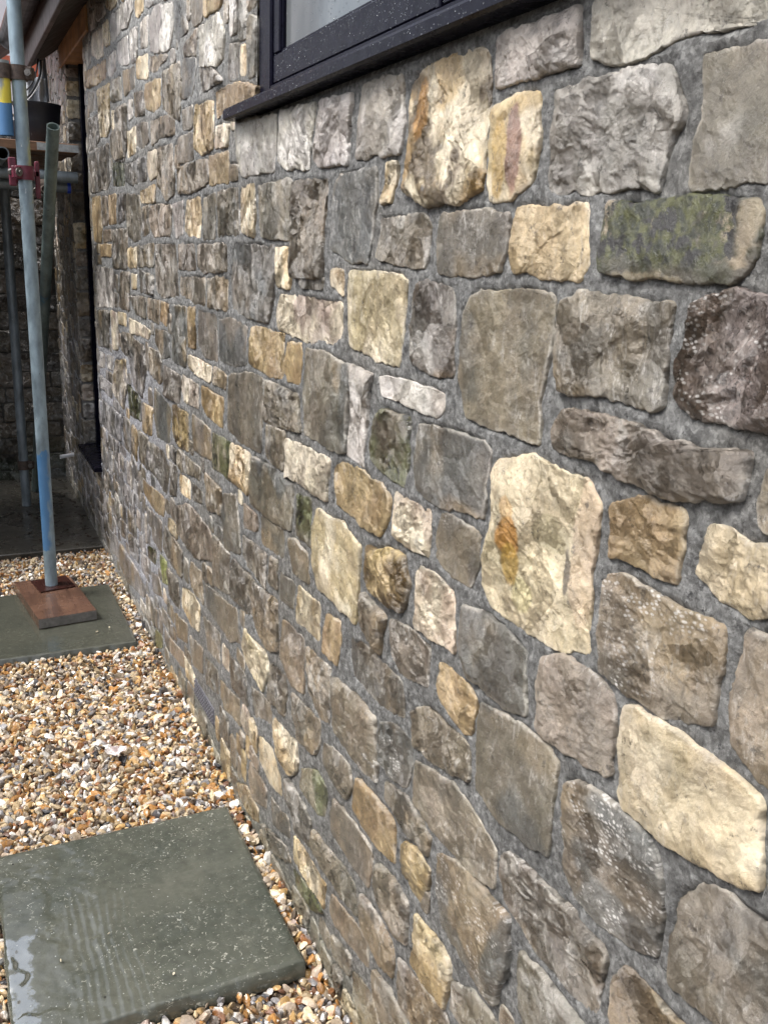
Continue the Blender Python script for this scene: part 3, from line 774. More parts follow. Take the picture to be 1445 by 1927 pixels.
    a['v'].append(verts); a['c'].append(colr); a['f'].append(fx); a['q'].append(quads+a['n']); a['t'].append(tris+a['n']); a['n'] += len(verts)
def flush(key, name, mat, parent):
    a = acc.pop(key)
    q = np.vstack(a['q']); t = np.vstack(a['t'])
    loops = np.concatenate([q.ravel(), t.ravel()]); sizes = np.concatenate([np.full(len(q), 4), np.full(len(t), 3)])
    return mesh_np(name, np.vstack(a['v']), loops, sizes, mat, parent, True, np.vstack(a['c']), np.vstack(a['f']))

WIN = (-0.3, 1.905, 1.664, 3.3)       # y0, y1, z0, z1 of the near window opening
FAR = (4.285, 4.87, 0.375, 2.215)     # far opening
LIN = (4.10, 5.00, 2.215, 2.40)
polys = []
for ln in STONES.strip().split('\n'):
    lab = None
    if '|' in ln: ln, lab = ln.split('|')
    code, *pts = ln.split()
    polys.append((code, np.array([[int(v)/1000 for v in p.split(',')] for p in pts]), lab))

# leftover places are filled with coursed rubble
CS = .005; Y0, Y1, Z0, Z1 = -.6, 5.86, -.09, 3.0
ny, nz = int((Y1-Y0)/CS), int((Z1-Z0)/CS)
occ = np.zeros((nz, ny), bool)
YY, ZZ = np.meshgrid(Y0+CS*(np.arange(ny)+.5), Z0+CS*(np.arange(nz)+.5))
def inside(P, y, z):
    r = np.zeros(y.shape, bool); n = len(P)
    for i in range(n):
        a, b = P[i], P[(i+1) % n]
        if a[1] == b[1]: continue
        r ^= ((a[1] > z) != (b[1] > z)) & (y < (b[0]-a[0])*(z-a[1])/(b[1]-a[1])+a[0])
    return r
for code, P, lab in polys:
    y0, z0 = P.min(0) - .02; y1, z1 = P.max(0) + .02
    a, b = max(0, int((y0-Y0)/CS)), max(0, int((y1-Y0)/CS)+1); c, d = max(0, int((z0-Z0)/CS)), max(0, int((z1-Z0)/CS)+1)
    occ[c:d, a:b] |= inside(P, YY[c:d, a:b], ZZ[c:d, a:b])
def dil(o, k):
    r = o.copy()
    for _ in range(k):
        q = r.copy(); q[1:] |= r[:-1]; q[:-1] |= r[1:]; q[:, 1:] |= r[:, :-1]; q[:, :-1] |= r[:, 1:]; r = q
    return r
occ0 = occ.copy(); occ = dil(occ, 2)
for y0, y1, z0, z1 in (WIN, FAR, LIN):
    occ[max(0, int((z0-.006-Z0)/CS)):int((z1+.006-Z0)/CS), max(0, int((y0-.006-Y0)/CS)):int((y1+.006-Y0)/CS)] = True
occ[int((.06-Z0)/CS):int((.155-Z0)/CS), int((2.28-Y0)/CS):int((2.54-Y0)/CS)] = True
done = occ.copy(); frg = np.random.default_rng(3); fill = []
row = 0
for r in range(nz):
    frees = np.nonzero(~done[r])[0]
    for cc in frees:
        if done[r, cc]: continue
        tw = int(frg.uniform(.06, .19)/CS); th = int(frg.uniform(.045, .12)/CS)
        w = 1
        while w < tw and cc+w < ny and not done[r, cc+w]: w += 1
        h = 1
        while h < th and r+h < nz and not done[r+h, cc:cc+w].any(): h += 1
        if w*CS < .034 or h*CS < .032: continue
        done[r:r+h+2, cc:cc+w+2] = True
        y0, y1, z0, z1 = Y0+cc*CS, Y0+(cc+w)*CS, Z0+r*CS, Z0+(r+h)*CS
        occ0[r:r+h, cc:cc+w] = True
        ch = min(w, h)*CS*.16
        P = [(y0+ch*frg.random(), z0), (y1-ch, z0+ch*frg.random()*.5), (y1, z0+ch), (y1-ch*frg.random()*.5, z1-ch), (y1-ch, z1), (y0+ch, z1-ch*frg.random()), (y0, z1-ch), (y0+ch*.4*frg.random(), z0+ch)]
        fill.append((P, (y0+y1)/2))
codes = list('ggggggggbbptttokydgw')

house = empty('stone_house', (0.0, 2.5, 0.0), 'house with a long rubble wall of grey and yellow stones and dark-framed windows', 'house')
for i, (code, P, lab) in enumerate(polys):
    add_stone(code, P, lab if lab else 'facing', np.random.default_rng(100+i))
for i, (P, yc) in enumerate(fill):
    rg = np.random.default_rng(900+i)
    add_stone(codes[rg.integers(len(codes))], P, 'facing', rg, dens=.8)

# mortar bed: a displaced sheet with the two openings cut out of it
def axis_pts(a, b, f, marks):
    pts = [a]; 
    while pts[-1] < b: pts.append(pts[-1] + f(pts[-1]))
    pts = np.array(pts)
    for mk in marks: pts[np.argmin(abs(pts-mk))] = mk
    return pts
ys = axis_pts(-.6, 5.87, lambda v: float(np.clip(.0042*max(v, .9), .0045, .013)), (WIN[1], FAR[0], FAR[1]))
zs = axis_pts(-.1, 3.02, lambda v: .0065, (WIN[2], FAR[2], FAR[3]))
GY, GZ = np.meshgrid(ys, zs)
mx =   .0032*fbm(GY, GZ*1.6, 0, 14, 3, 200) + .0034*fbm(GY, GZ, 0, 55, 5, 210, .66)
# joints stand fullest midway between stones and are raked back beside them
mx = mx - .0015
bl = occ0.astype(float)
for _ in range(2):
    bl = (bl + np.roll(bl, 1, 0) + np.roll(bl, -1, 0) + np.roll(bl, 1, 1) + np.roll(bl, -1, 1))/5
iy = np.clip((GY-Y0)/CS-.5, 0, ny-2); iz = np.clip((GZ-Z0)/CS-.5, 0, nz-2); jy, jz = iy.astype(int), iz.astype(int); ty, tz = iy-jy, iz-jz
near = (bl[jz, jy]*(1-ty)+bl[jz, jy+1]*ty)*(1-tz) + (bl[jz+1, jy]*(1-ty)+bl[jz+1, jy+1]*ty)*tz
gx = -.0012 + .0062*sstep(near, .12, .62)*(.35+.65*sstep(fbm(GY, GZ, 2, 9, 3, 240), -.3, .2)) + .012*sstep(near, .80, .97) + mx
edge = np.zeros_like(gx, bool)
for y0, y1, z0, z1 in (WIN, FAR):
    edge |= (GY >= y0-.001) & (GY <= y1+.001) & (GZ >= z0-.001) & (GZ <= z1+.001)
gx[edge] = .0
mc = np.ones(GY.shape+(3,))*np.array((.235, .237, .232))
n1 = fbm(GY, GZ, 0, 5, 4, 220)[..., None]; mc = mc*(1+.17*n1)
warm = sstep(fbm(GY, GZ, 1, 3, 3, 230), .0, .3)[..., None]*.35; mc = mc*(1-warm)+np.array((.215, .20, .172))*warm
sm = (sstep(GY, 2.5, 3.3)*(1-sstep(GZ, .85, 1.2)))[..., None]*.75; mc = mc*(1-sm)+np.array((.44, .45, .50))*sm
gr = ((1-sstep(GZ, .0, .12))*.5)[..., None]; mc = mc*(1-gr)+np.array((.17, .17, .12))*gr
mc = mc*(1+.35*sstep(GZ, 1.5, 2.0))[..., None]  # mortar colour also carries the stronger daylight of the upper wall
idx = np.arange(GY.size).reshape(GY.shape)
q = np.stack([idx[:-1, :-1], idx[1:, :-1], idx[1:, 1:], idx[:-1, 1:]], -1)
cy = (GY[:-1, :-1]+GY[1:, 1:])/2; cz = (GZ[:-1, :-1]+GZ[1:, 1:])/2
keep = np.ones(cy.shape, bool)
for y0, y1, z0, z1 in (WIN, FAR): keep &= ~((cy > y0) & (cy < y1) & (cz > z0) & (cz < z1))
q = q[keep]
V = np.stack([gx.ravel(), GY.ravel(), GZ.ravel()], 1)
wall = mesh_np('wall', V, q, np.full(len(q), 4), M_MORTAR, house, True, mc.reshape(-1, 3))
for key in list(acc):
    if key == 'facing': flush(key, 'stone_facing', M_STONE, wall)
    else: tag(flush(key, 'feature_stone', M_STONE, wall), key)

# solid core behind the face, with the reveals of the openings
M_REV = mat_plain('reveal_mortar', (.17, .165, .155), .7, .3, 40, bump=.6, bd=.006)
core = MB()
T = .34
e = .012
core.box(e, T, -.6, FAR[0], -.1, WIN[2]); core.box(e, T, WIN[1], FAR[0], WIN[2], 3.02)
core.box(e, T, FAR[0], FAR[1], -.1, FAR[2]); core.box(e, T, FAR[1], 5.87, -.1, 3.02); core.box(e+.05, T, FAR[0], FAR[1], FAR[3]+.002, 3.02)
core.build('wall_core', M_REV, house)
# stones of the far jamb, facing the camera
rg = np.random.default_rng(77); z = .40
def jambface(v): # stone plane x -> faces -y at the far jamb
    o = v.copy(); o[:, 1] = FAR[1] + (v[:, 0]) ; o[:, 0] = v[:, 1]; return o
k = 0
while z < 2.2:
    h = rg.uniform(.07, .14); h = min(h, 2.205 - z)
    if h < .03: break
    add_stone(rg.choice(list('ggywgtk')), [(.002, z+.006), (.054, z+.008), (.055, z+h-.006), (.0, z+h-.008)], 'jamb', np.random.default_rng(700+k), X=-.001, face=jambface, dens=.5)
    z += h+.004; k += 1
flush('jamb', 'jamb_stones', M_STONE, wall)

# timber lintel over the far opening
M_TIMB = mat_wood('sawn_oak', (.46, .27, .13), (.28, .15, .07), (1, .12, 1), (.45, .7), 30)
lm = MB(); lm.box(-.012, .17, LIN[0], LIN[1], LIN[2], LIN[3], .004); lm.build('timber_lintel', M_TIMB, house)
# air brick low in the wall
M_AIR = mat_plain('dark_plastic_vent', (.10, .10, .115), .6, .3, 60)
ab = MB()
ab.box(-.006, .03, 2.293, 2.523, .082, .140, .003)
for i in range(14):
    for j in range(4):
        ab.box(-.0085, -.004, 2.300+i*.0155, 2.3085+i*.0155, .087+j*.0128, .0935+j*.0128, .001)
ab.build('air_brick', M_AIR, wall)

# ------------------------------------------------------------------ near window
wf = MB()
fx0, fx1 = .003, .075
wf.box(fx0, fx1, 1.832, WIN[1]-.001, 1.698, 3.2, .004)          # outer stile
wf.box(fx0, fx1, -.2, 1.832, 1.698, 1.712, .002)
wf.box(fx0, fx1, -.2, 1.832, 3.14, 3.2, .004)
wf.box(fx0+.002, fx1, 1.150, 1.162, 1.712, 3.14, .002)
win = wf.build('window', M_FRAME, house)
for (a, b) in ((1.164, 1.830), (.36, 1.148)):
    s = MB(); x0, x1 = fx0+.005, fx1-.004
    s.box(x0, x1, a, b, 1.714, 1.766, .003); s.box(x0, x1, a, b, 3.06, 3.138, .003)
    s.box(x0, x1, b-.036, b, 1.766, 3.06, .003); s.box(x0, x1, a, a+.036, 1.766, 3.06, .003)
    s.box(x0+.005, x1, a+.036, b-.036, 1.766, 1.771, .001); s.box(x0+.005, x1, b-.041, b-.036, 1.771, 3.06, .001)
    s.build('sash', M_FRAME, win)
M_PANE = NT('rainy_glass')
pc = M_PANE.mix((.045, .060, .070), (.13, .14, .145), M_PANE.ramp(M_PANE.noise(4.5, 5, .6, vec=M_PANE.mapped((1, 1, .35))), [(.35, 0), (.62, 1)]))
pc = M_PANE.mix(pc, (.03, .045, .06), M_PANE.ramp(M_PANE.noise(2.6, 3, .5, vec=M_PANE.mapped((1, 1.6, .3))), [(.52, 0), (.60, .8)]))
M_PANE = M_PANE.out(pc, .07, M_PANE.bump(M_PANE.noise(12, 3), .08, .002), spec=.7)
for (a, b) in ((1.200, 1.789), (.396, 1.107)):
    p = MB(); p.box(.020, .026, a, b, 1.771, 3.06); p.build('pane', M_PANE, win)
sl = MB()
# sloping sill board with a drip nose
def prism(mb, prof, y0, y1):
    n = len(prof); vs = [(x, y0, z) for x, z in prof] + [(x, y1, z) for x, z in prof]
    fs = [tuple(range(n)), tuple(range(2*n-1, n-1, -1))] + [(i, n+i, n+(i+1) % n, (i+1) % n) for i in range(n)]
    mb.add(vs, fs)
prism(sl, [(-.036, 1.669), (-.036, 1.684), (-.033, 1.6885), (-.022, 1.690), (.013, 1.6975), (.078, 1.6975), (.078, 1.672), (-.012, 1.666), (-.030, 1.666)], -.2, 2.032)
sl.build('sill', M_FRAME, win)
# rain drops on the rail and the sill
M_DROP = bpy.data.materials.new('water_drops'); M_DROP.use_nodes = True
bb = M_DROP.node_tree.nodes['Principled BSDF']; bb.inputs['Base Color'].default_value = (.55, .6, .66, 1); bb.inputs['Roughness'].default_value = .05; bb.inputs['Transmission Weight'].default_value = .75; bb.inputs['IOR'].default_value = 1.33
rd = MB(); rr = random.Random(4)
def drop(mb, c, r, nrm):
    nv = Vector(nrm).normalized(); a = nv.orthogonal().normalized(); b = nv.cross(a); c = Vector(c); vs = []; n = 7
    for k, (h, q) in enumerate(((0, 1), (.45, .8), (.75, .4))):
        vs += [tuple(c + nv*r*h*.8 + r*q*(math.cos(t)*a + math.sin(t)*b)) for t in [6.2832*i/n for i in range(n)]]
    vs.append(tuple(c + nv*r*.68))
    fs = [(k*n+i, k*n+(i+1) % n, (k+1)*n+(i+1) % n, (k+1)*n+i) for k in range(2) for i in range(n)] + [(2*n+i, 2*n+(i+1) % n, 3*n) for i in range(n)]
    mb.add(vs, fs)
for i in range(1100):
    y = rr.uniform(.7, 1.82)
    drop(rd, (fx0+.0048, y, 1.716+.049*rr.random()**.8), rr.choice((.0005, .0006, .0008, .0012)), (-1, 0, 0))
for i in range(900):
    drop(rd, (.0199, rr.uniform(1.21, 1.785), 1.772+.3*rr.random()), rr.choice((.0006, .0009, .0013)), (-1, 0, 0))
for i in range(700):
    y = rr.uniform(.6, 2.03); u = rr.random()**2*.7
    drop(rd, (-.022+.035*u, y, 1.690+.0075*u), rr.choice((.0007, .0009, .0012, .0018)), (-.2, 0, 1))
for i in range(260):
    drop(rd, (-.0362, rr.uniform(.6, 2.03), rr.uniform(1.669, 1.684)), rr.choice((.0006, .0008, .0011)), (-1, 0, 0))
tag(rd.build('rain_drops', M_DROP, win, True), kind='stuff')

# ------------------------------------------------------------------ far window (deep dark frame and sill)
ff = MB()
ff.box(.053, .12, FAR[1]-.050, FAR[1]-.002, .402, FAR[3], .003); ff.box(.053, .12, FAR[0]+.002, FAR[0]+.045, .402, FAR[3], .003)
ff.box(.082, .13, FAR[0]+.045, FAR[1]-.045, .402, .45, .003); ff.box(.082, .13, FAR[0]+.045, FAR[1]-.045, FAR[3]-.05, FAR[3]-.001, .003)
fw = ff.build('window', M_FRAME, house)
p = MB(); p.box(.10, .106, FAR[0]+.045, FAR[1]-.045, .45, FAR[3]-.05)
M_DARKG = mat_plain('dark_glass', (.02, .022, .028), .1, .2, 5, bump=0)
p.build('pane', M_DARKG, fw)
s = MB(); prism(s, [(-.036, .378), (-.036, .392), (-.03, .396), (.082, .402), (.082, .378)], FAR[0]+.002, FAR[1]-.002); s.build('sill', M_FRAME, fw)

# ------------------------------------------------------------------ eaves of the roof
M_FASC = mat_wood('stained_fascia', (.085, .060, .058), (.050, .036, .036), (1, .08, 1), (.4, .6), 20)
M_SOFF = mat_plain('dark_soffit', (.045, .038, .034), .7, .35, 25)
M_GUT = mat_plain('black_gutter', (.018, .017, .018), .4, .2, 20)
M_TILE = mat_plain('clay_tiles', (.12, .055, .04), .7, .35, 20, bump=.6, bd=.01)
rf = MB(); prism(rf, [(-.26, 2.345), (.0, 2.535), (.9, 3.19), (.9, 3.22), (-.26, 2.375)], 3.45, 5.95)
roof = rf.build('roof', M_TILE, house)
s = MB(); prism(s, [(-.14, 2.215), (-.002, 2.315), (-.002, 2.33), (-.14, 2.23)], 3.5, 5.1); s.build('soffit', M_SOFF, roof)
s = MB(); s.box(-.160, -.140, 3.48, 5.1, 2.205, 2.42, .003); s.box(-.166, -.160, 3.48, 5.1, 2.335, 2.345, .001); s.build('fascia', M_FASC, roof)
s = MB()
prof = [(-.163 + -.052 + .052*math.cos(t), 2.345 + .052*math.sin(t)) for t in [math.pi + math.pi*i/10 for i in range(11)]]
prof += [(-.215 + .048*math.cos(t), 2.345 + .048*math.sin(t)) for t in [2*math.pi - math.pi*i/10 for i in range(11)]]
prism(s, prof, 3.42, 5.15); s.build('gutter', M_GUT, roof)
M_BARGE = M_FASC
# ------------------------------------------------------------------ boundary wall across the end and added side return
M_BACK = NT('dark_damp_stone')
cb = M_BACK.attr('col').outputs['Color']
cb = M_BACK.mix(cb, M_BACK.ramp(M_BACK.noise(25, 8, .7), [(.3, .5), (.7, 1.4)]), 1.0, 'MULTIPLY')
M_BACK = M_BACK.out(cb, M_BACK.ramp(M_BACK.noise(9, 4), [(.3, .5), (.7, .85)]), M_BACK.bump(M_BACK.noise(40, 8, .7), .8, .012))
bw = empty('boundary_wall', (-.9, 5.98, 0), 'dark damp coursed stone wall closing the shaded far end behind the scaffold tubes, with an added unseen left return for shade', 'wall')
bm = MB(); bm.box(-2.6, .012, 5.82, 6.1, -.1, 2.05, .01)
bm.box(-2.85, -2.6, .3, 6.1, -.1, 2.45, .01)  # unseen return along the left, added to shade the alley and darken reflections
o = bm.build('wall', M_BACK, bw); a = o.data.color_attributes.new('col', 'FLOAT_COLOR', 'POINT')
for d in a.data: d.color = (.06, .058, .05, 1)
rg = np.random.default_rng(21); z = -.08; k = 0
def backface(v):
    o = v.copy(); o[:, 0] = v[:, 1]; o[:, 1] = 5.815 + v[:, 0]; return o
PALB = ('d', 'g', 't', 'd', 'g')
while z < 2.0:
    h = rg.uniform(.09, .15); x = -2.6 - rg.uniform(0, .2)
    while x < .0:
        w = rg.uniform(.14, .38); x1 = min(x+w, .005)
        if x1-x > .05:
            kk = PALB[rg.integers(5)]
            add_stone(kk, [(x+.005, z+.006), (x1-.005, z+.005), (x1-.004, z+h-.006), (x+.006, z+h-.004)], 'back', np.random.default_rng(1700+k), dens=.35, face=backface)
            k += 1
        x = x1+.004
    z += h
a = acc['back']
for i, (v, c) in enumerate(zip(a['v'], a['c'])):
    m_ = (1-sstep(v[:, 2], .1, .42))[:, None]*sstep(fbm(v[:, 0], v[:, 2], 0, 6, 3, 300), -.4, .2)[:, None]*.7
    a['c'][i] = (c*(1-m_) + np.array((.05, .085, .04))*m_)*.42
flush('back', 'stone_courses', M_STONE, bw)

# ------------------------------------------------------------------ patio and slabs
M_PATIO = mat_slab('wet_patio_concrete', (.058, .054, .045), (.034, .032, .028), .15, .12, .5, 3.0)
gm = MB(); gm.box(-2.6, -.002, 4.335, 5.83, -.06, 0.0, .004)
tag(gm.build('patio', M_PATIO, None, loc=(-1, 5, 0)), kind='structure')
def slab(name, x0, x1, y0, y1, zt, th, mat, lab, seed, res=.004):
    nx, nyy = int((x1-x0)/res)+1, int((y1-y0)/res)+1
    xs, yv = np.linspace(x0, x1, nx), np.linspace(y0, y1, nyy)
    X, Y = np.meshgrid(xs, yv)
    d = np.minimum(np.minimum(X-x0, x1-X), np.minimum(Y-y0, y1-Y))
    ej = .0035*fbm(X, Y, 0, 30, 3, seed)
    Z = zt + .0014*fbm(X, Y, 0, 7, 4, seed+3) + .0006*fbm(X, Y, 0, 40, 3, seed+4) - .004*(1-sstep(d+ej, 0, .007))
    sx = np.where(X-x0 < .002, ej, 0) - np.where(x1-X < .002, ej, 0); sy = np.where(Y-y0 < .002, ej, 0) - np.where(y1-Y < .002, ej, 0)
    if seed == 500:   # riven ridges left by the saw near the left end
        w = sstep(X, x0+.10, x0+.16)*(1-sstep(X, x0+.24, x0+.30))*(1-sstep(Y, y0+.30, y0+.42))
        Z = Z + w*.00045*np.sin((X + .012*fbm(X, Y, 0, 9, 3, 8))*2*math.pi/.017)
        r2 = np.hypot(X-(x0+.30), Y-(y0+.22)); Z = Z - .0012*(1-sstep(r2+.02*fbm(X, Y, 0, 12, 3, 5), .07, .10))
        Z = Z - .0014*sstep(fbm(X, Y, 0, 11, 4, 9), .12, .3)
    V = np.stack([X+sx, Y+sy, Z], -1).reshape(-1, 3)
    idx = np.arange(X.size).reshape(X.shape)
    q = np.stack([idx[:-1, :-1], idx[:-1, 1:], idx[1:, 1:], idx[1:, :-1]], -1).reshape(-1, 4)
    rim = np.concatenate([idx[0, :], idx[1:, -1], idx[-1, ::-1][1:], idx[::-1, 0][1:-1]])
    L = V[rim].copy(); L[:, 2] = zt-th
    b = len(V)+np.arange(len(rim)); r2 = np.roll(rim, -1); b2 = np.roll(b, -1)
    side = np.stack([rim, b, b2, r2], 1)
    allV = np.vstack([V, L])
    o = mesh_np(name, allV, np.vstack([q, side]), np.full(len(q)+len(side), 4), mat, None, True, loc=((x0+x1)/2, (y0+y1)/2, zt-th))
    return tag(o, lab, 'paving slab', 'paving slabs laid in the gravel')
M_SL1 = mat_slab('wet_riven_slab', (.090, .093, .074), (.052, .058, .046), .75, .07, .30, 0.0, (-.285, -.222, -.285, .008))
M_SL2 = mat_slab('wet_smooth_slab', (.070, .072, .056), (.052, .055, .044), .12, .10, .3, 7.0)
slab('paving_slab', -.603, -.044, 1.436, 2.024, .004, .045, M_SL1, 'wet riven grey-green paving slab with pale flecks and a puddle, nearest the camera', 500)
slab('paving_slab', -.672, -.066, 3.146, 3.786, .004, .045, M_SL2, 'smooth dark green-grey paving slab under the brown sole board', 520)
# ------------------------------------------------------------------ gravel
def ico(sub):
    import bmesh
    b = bmesh.new(); bmesh.ops.create_icosphere(b, subdivisions=sub, radius=1)
    v = np.array([p.co[:] for p in b.verts]); f = np.array([[p.index for p in q.verts] for q in b.faces]); b.free(); return v, f
def proto(sub, rg):
    v, f = ico(sub); v = v.copy()
    v += .16*rg.normal(size=v.shape)*(.6 if sub > 1 else 1)
    for _ in range(rg.integers(4, 9)):
        n = rg.normal(size=3); n /= np.linalg.norm(n); d = rg.uniform(.42, .85)
        s = v @ n; w = s > d; v[w] -= np.outer((s[w]-d)*.92, n)
    v *= np.array([1, rg.uniform(.5, .9), rg.uniform(.32, .62)])
    return v, f
PEB = np.array([(.40,.20,.06), (.25,.105,.035), (.50,.32,.13), (.66,.54,.36), (.54,.41,.24), (.74,.70,.63), (.82,.79,.74), (.26,.25,.25), (.33,.26,.18), (.06,.058,.062), (.13,.10,.075), (.45,.36,.27), (.17,.085,.05)])
PW = np.array([.12, .06, .10, .12, .12, .08, .05, .08, .09, .055, .08, .09, .055]); PW = PW/PW.sum()
def gsurf(x, y):
    z = -.016 + .007*fbm(x, y, 0, 2.5, 3, 400)
    z = z - .024*(1-sstep(y, 1.40, 1.46)) * 1.0
    z = z + .006*sstep(x, -.06, -.01)
    return z
def pebbles(pos, size, sub, rg, flat=.8):
    P = [proto(sub, rg) for _ in range(30)]
    n = len(pos); pid = rg.integers(0, 30, n); nv, nf = len(P[0][0]), len(P[0][1])
    V = np.stack([p[0] for p in P])[pid]
    a = rg.uniform(0, 2*math.pi, n); tx, ty = rg.normal(0, flat, n), rg.normal(0, flat, n)
    def rot(ax, t):
        c, s = np.cos(t), np.sin(t); R = np.zeros((n, 3, 3)); i, j = [(1, 2), (0, 2), (0, 1)][ax]
        R[:, ax, ax] = 1; R[:, i, i] = c; R[:, j, j] = c; R[:, i, j] = -s; R[:, j, i] = s; return R
    R = np.einsum('nij,njk->nik', rot(0, tx), np.einsum('nij,njk->nik', rot(1, ty), rot(2, a)))
    V = np.einsum('nij,nvj->nvi', R, V)*size[:, None, None] + pos[:, None, :]
    ci = rg.choice(len(PEB), n, p=PW); c2 = rg.choice(len(PEB), n, p=PW)
    C = PEB[ci]*rg.uniform(.55, 1.2, (n, 1)); D = PEB[c2]
    w = (rg.random(n) < .42)
    m_ = sstep(V[:, :, 0]*60+V[:, :, 1]*50 - (pos[:, 0]*60+pos[:, 1]*50)[:, None] + rg.uniform(-.4, .4, n)[:, None], -.12, .12)*w[:, None]*.8
    C = C[:, None, :]*(1-m_[..., None]) + D[:, None, :]*m_[..., None]
    F = np.stack([p[1] for p in P])[pid] + (np.arange(n)*nv)[:, None, None]
    return V.reshape(-1, 3), F.reshape(-1, 3), C.reshape(-1, 3)
rg = np.random.default_rng(9)
def field(x0, x1, y0, y1, sp, smin, smax, layers):
    out = []
    for L in range(layers):
        nx, ny_ = int((x1-x0)/sp), int((y1-y0)/sp)
        X, Y = np.meshgrid(np.arange(nx), np.arange(ny_))
        p = np.stack([x0+(X+rg.uniform(0, 1, X.shape)+.2*L)*sp, y0+(Y+rg.uniform(0, 1, X.shape))*sp], -1).reshape(-1, 2)
        s = np.clip(rg.lognormal(math.log((smin+smax)*.43), .32, len(p)), smin, smax)
        z = gsurf(p[:, 0], p[:, 1]) - .010*(layers-1-L) - s*.12 + rg.normal(0, .0018, len(p))
        out.append((np.column_stack([p, z]), s))
    pos = np.vstack([o[0] for o in out]); s = np.concatenate([o[1] for o in out])
    ok = np.ones(len(pos), bool)
    for a, b, c, d in ((-.603, -.044, 1.436, 2.024), (-.672, -.066, 3.146, 3.786)):
        k_ = .35
        ins = (pos[:, 0] > a-s*k_) & (pos[:, 0] < b+s*k_) & (pos[:, 1] > c-s*k_) & (pos[:, 1] < d+s*k_); ok &= ~ins
    ok &= pos[:, 0] < -.004
    return pos[ok], s[ok]
vs_, fs_, cs_ = [], [], []; off = 0
for args, sub in (((-.80, 0.0, 1.0, 2.9, .0150, .0070, .0215, 3), 2), ((-.80, 0.0, 2.9, 4.33, .0165, .0075, .0210, 3), 1), ((-2.4, -.80, .2, 4.33, .021, .010, .018, 2), 1), ((-.80, 0.0, .2, 1.0, .016, .008, .015, 2), 1)):
    pos, s = field(*args)
    v, f, c = pebbles(pos, s, sub, rg)
    vs_.append(v); fs_.append(f+off); cs_.append(c); off += len(v)
# a few strays on the slabs
pos = np.array([(-.50, 1.62, .010), (-.40, 1.66, .010), (-.19, 3.27, .009), (-.14, 3.30, .008), (-.30, 1.50, .008)]); v, f, c = pebbles(pos, np.array([.0045, .004, .006, .004, .003]), 2, rg)
c[:] = (.75, .66, .48); vs_.append(v); fs_.append(f+off); cs_.append(c)
M_PEB = mat_pebble()
F = np.vstack(fs_)
tag(mesh_np('gravel', np.vstack(vs_), F, np.full(len(F), 3), M_PEB, None, False, np.vstack(cs_), loc=(-.4, 2.5, -.03)), 'wet orange, cream and white flint gravel between the slabs and the wall', 'gravel', kind='stuff')
gb = MB(); gb.add([(-2.6, .0, -.048), (-.0, .0, -.048), (-.0, 4.34, -.048), (-2.6, 4.34, -.048)], [(0, 1, 2, 3)])
tag(gb.build('gravel_bed', mat_plain('gravel_fines', (.10, .07, .045), .6, .5, 90, bump=.8, bd=.006), None, loc=(-1, 2, -.048)), kind='structure')
# oyster shell lying on the gravel
M_SHELL = NT('shell'); M_SHELL = M_SHELL.out(M_SHELL.mix((.72, .70, .68), (.26, .17, .16), M_SHELL.ramp(M_SHELL.noise(70, 4), [(.45, 0), (.6, .8)])), .35, M_SHELL.bump(M_SHELL.noise(90, 5), .5, .003))
ring = 22; V = []; F = []
for k in range(7):
    for i in range(ring):
        t = 2*math.pi*i/ring; r = (k/6)*(1+.10*math.sin(3*t+1)+.05*math.sin(7*t))
        V.append((-.268+.030*r*math.cos(t), 2.385+.024*r*math.sin(t), .002+.013*(k/6)**2.2+.0025*math.sin(5*t)*(k/6)))
for k in range(6):
    for i in range(ring): F.append((k*ring+i, k*ring+(i+1) % ring, (k+1)*ring+(i+1) % ring, (k+1)*ring+i))
mb = MB(); mb.add(V, F)
tag(mb.build('shell', M_SHELL, None, True, loc=(-.268, 2.385, 0)), 'cupped white and brown shell lying on the gravel', 'shell')
# leaf litter on the patio
M_LEAF = mat_plain('dead_leaves', (.03, .022, .015), .6, .5, 50)
mb = MB(); rr = random.Random(8)
for i in range(230):
    x = -abs(rr.gauss(0, .22)) - .02 if rr.random() < .6 else rr.uniform(-1.2, -.02)
    y = rr.uniform(4.37, 5.78); s = rr.uniform(.004, .013); a = rr.uniform(0, 6.28)
    pts = [(x+s*q*math.cos(a+t), y+s*q*math.sin(a+t), .0015+rr.uniform(0, .006)) for t, q in ((0, 1.3), (.8, .7), (1.9, .8), (3.1, 1.2), (4.1, .6), (5.3, .8))]
    n = len(pts); mb.add(pts + [(p[0], p[1], p[2]-.0012) for p in pts], [tuple(range(n)), tuple(range(2*n-1, n-1, -1))] + [(i_, n+i_, n+(i_+1) % n, (i_+1) % n) for i_ in range(n)])
tag(mb.build('leaf_litter', M_LEAF, None, loc=(-.4, 5, 0)), 'dark dead leaves and crumbs scattered over the wet patio', 'leaf litter', kind='stuff')

# ------------------------------------------------------------------ scaffold
BLUE = (.05, .19, .42); YEL = (.55, .50, .12)
M_G1 = mat_galv('galvanised_tube', (.23, .30, .345), ((.20, .60, BLUE, .30, -4.0), (1.55, 3.0, (.42, .42, .20), .60, 3.5)))
M_G2 = mat_galv('weathered_tube', (.13, .17, .165), ((.9, 1.6, (.03, .13, .22), .60, 0.0),))
M_G3 = mat_galv('dull_tube', (.17, .20, .22))
M_PAINTED = mat_galv('painted_tube', (.20, .22, .22), ((1.70, 1.872, BLUE, .30, 0.0), (1.872, 1.965, (.80, .66, .03), .36, 0.0)))
M_MAR = mat_plain('maroon_painted_steel', (.12, .018, .035), .45, .4, 60)
M_RUST = mat_plain('rusty_steel', (.075, .055, .045), .6, .5, 80, metal=.3, bump=.4)
M_BLT = mat_plain('dull_bolt', (.16, .15, .14), .45, .3, 80, metal=.6)
R_ = .02415
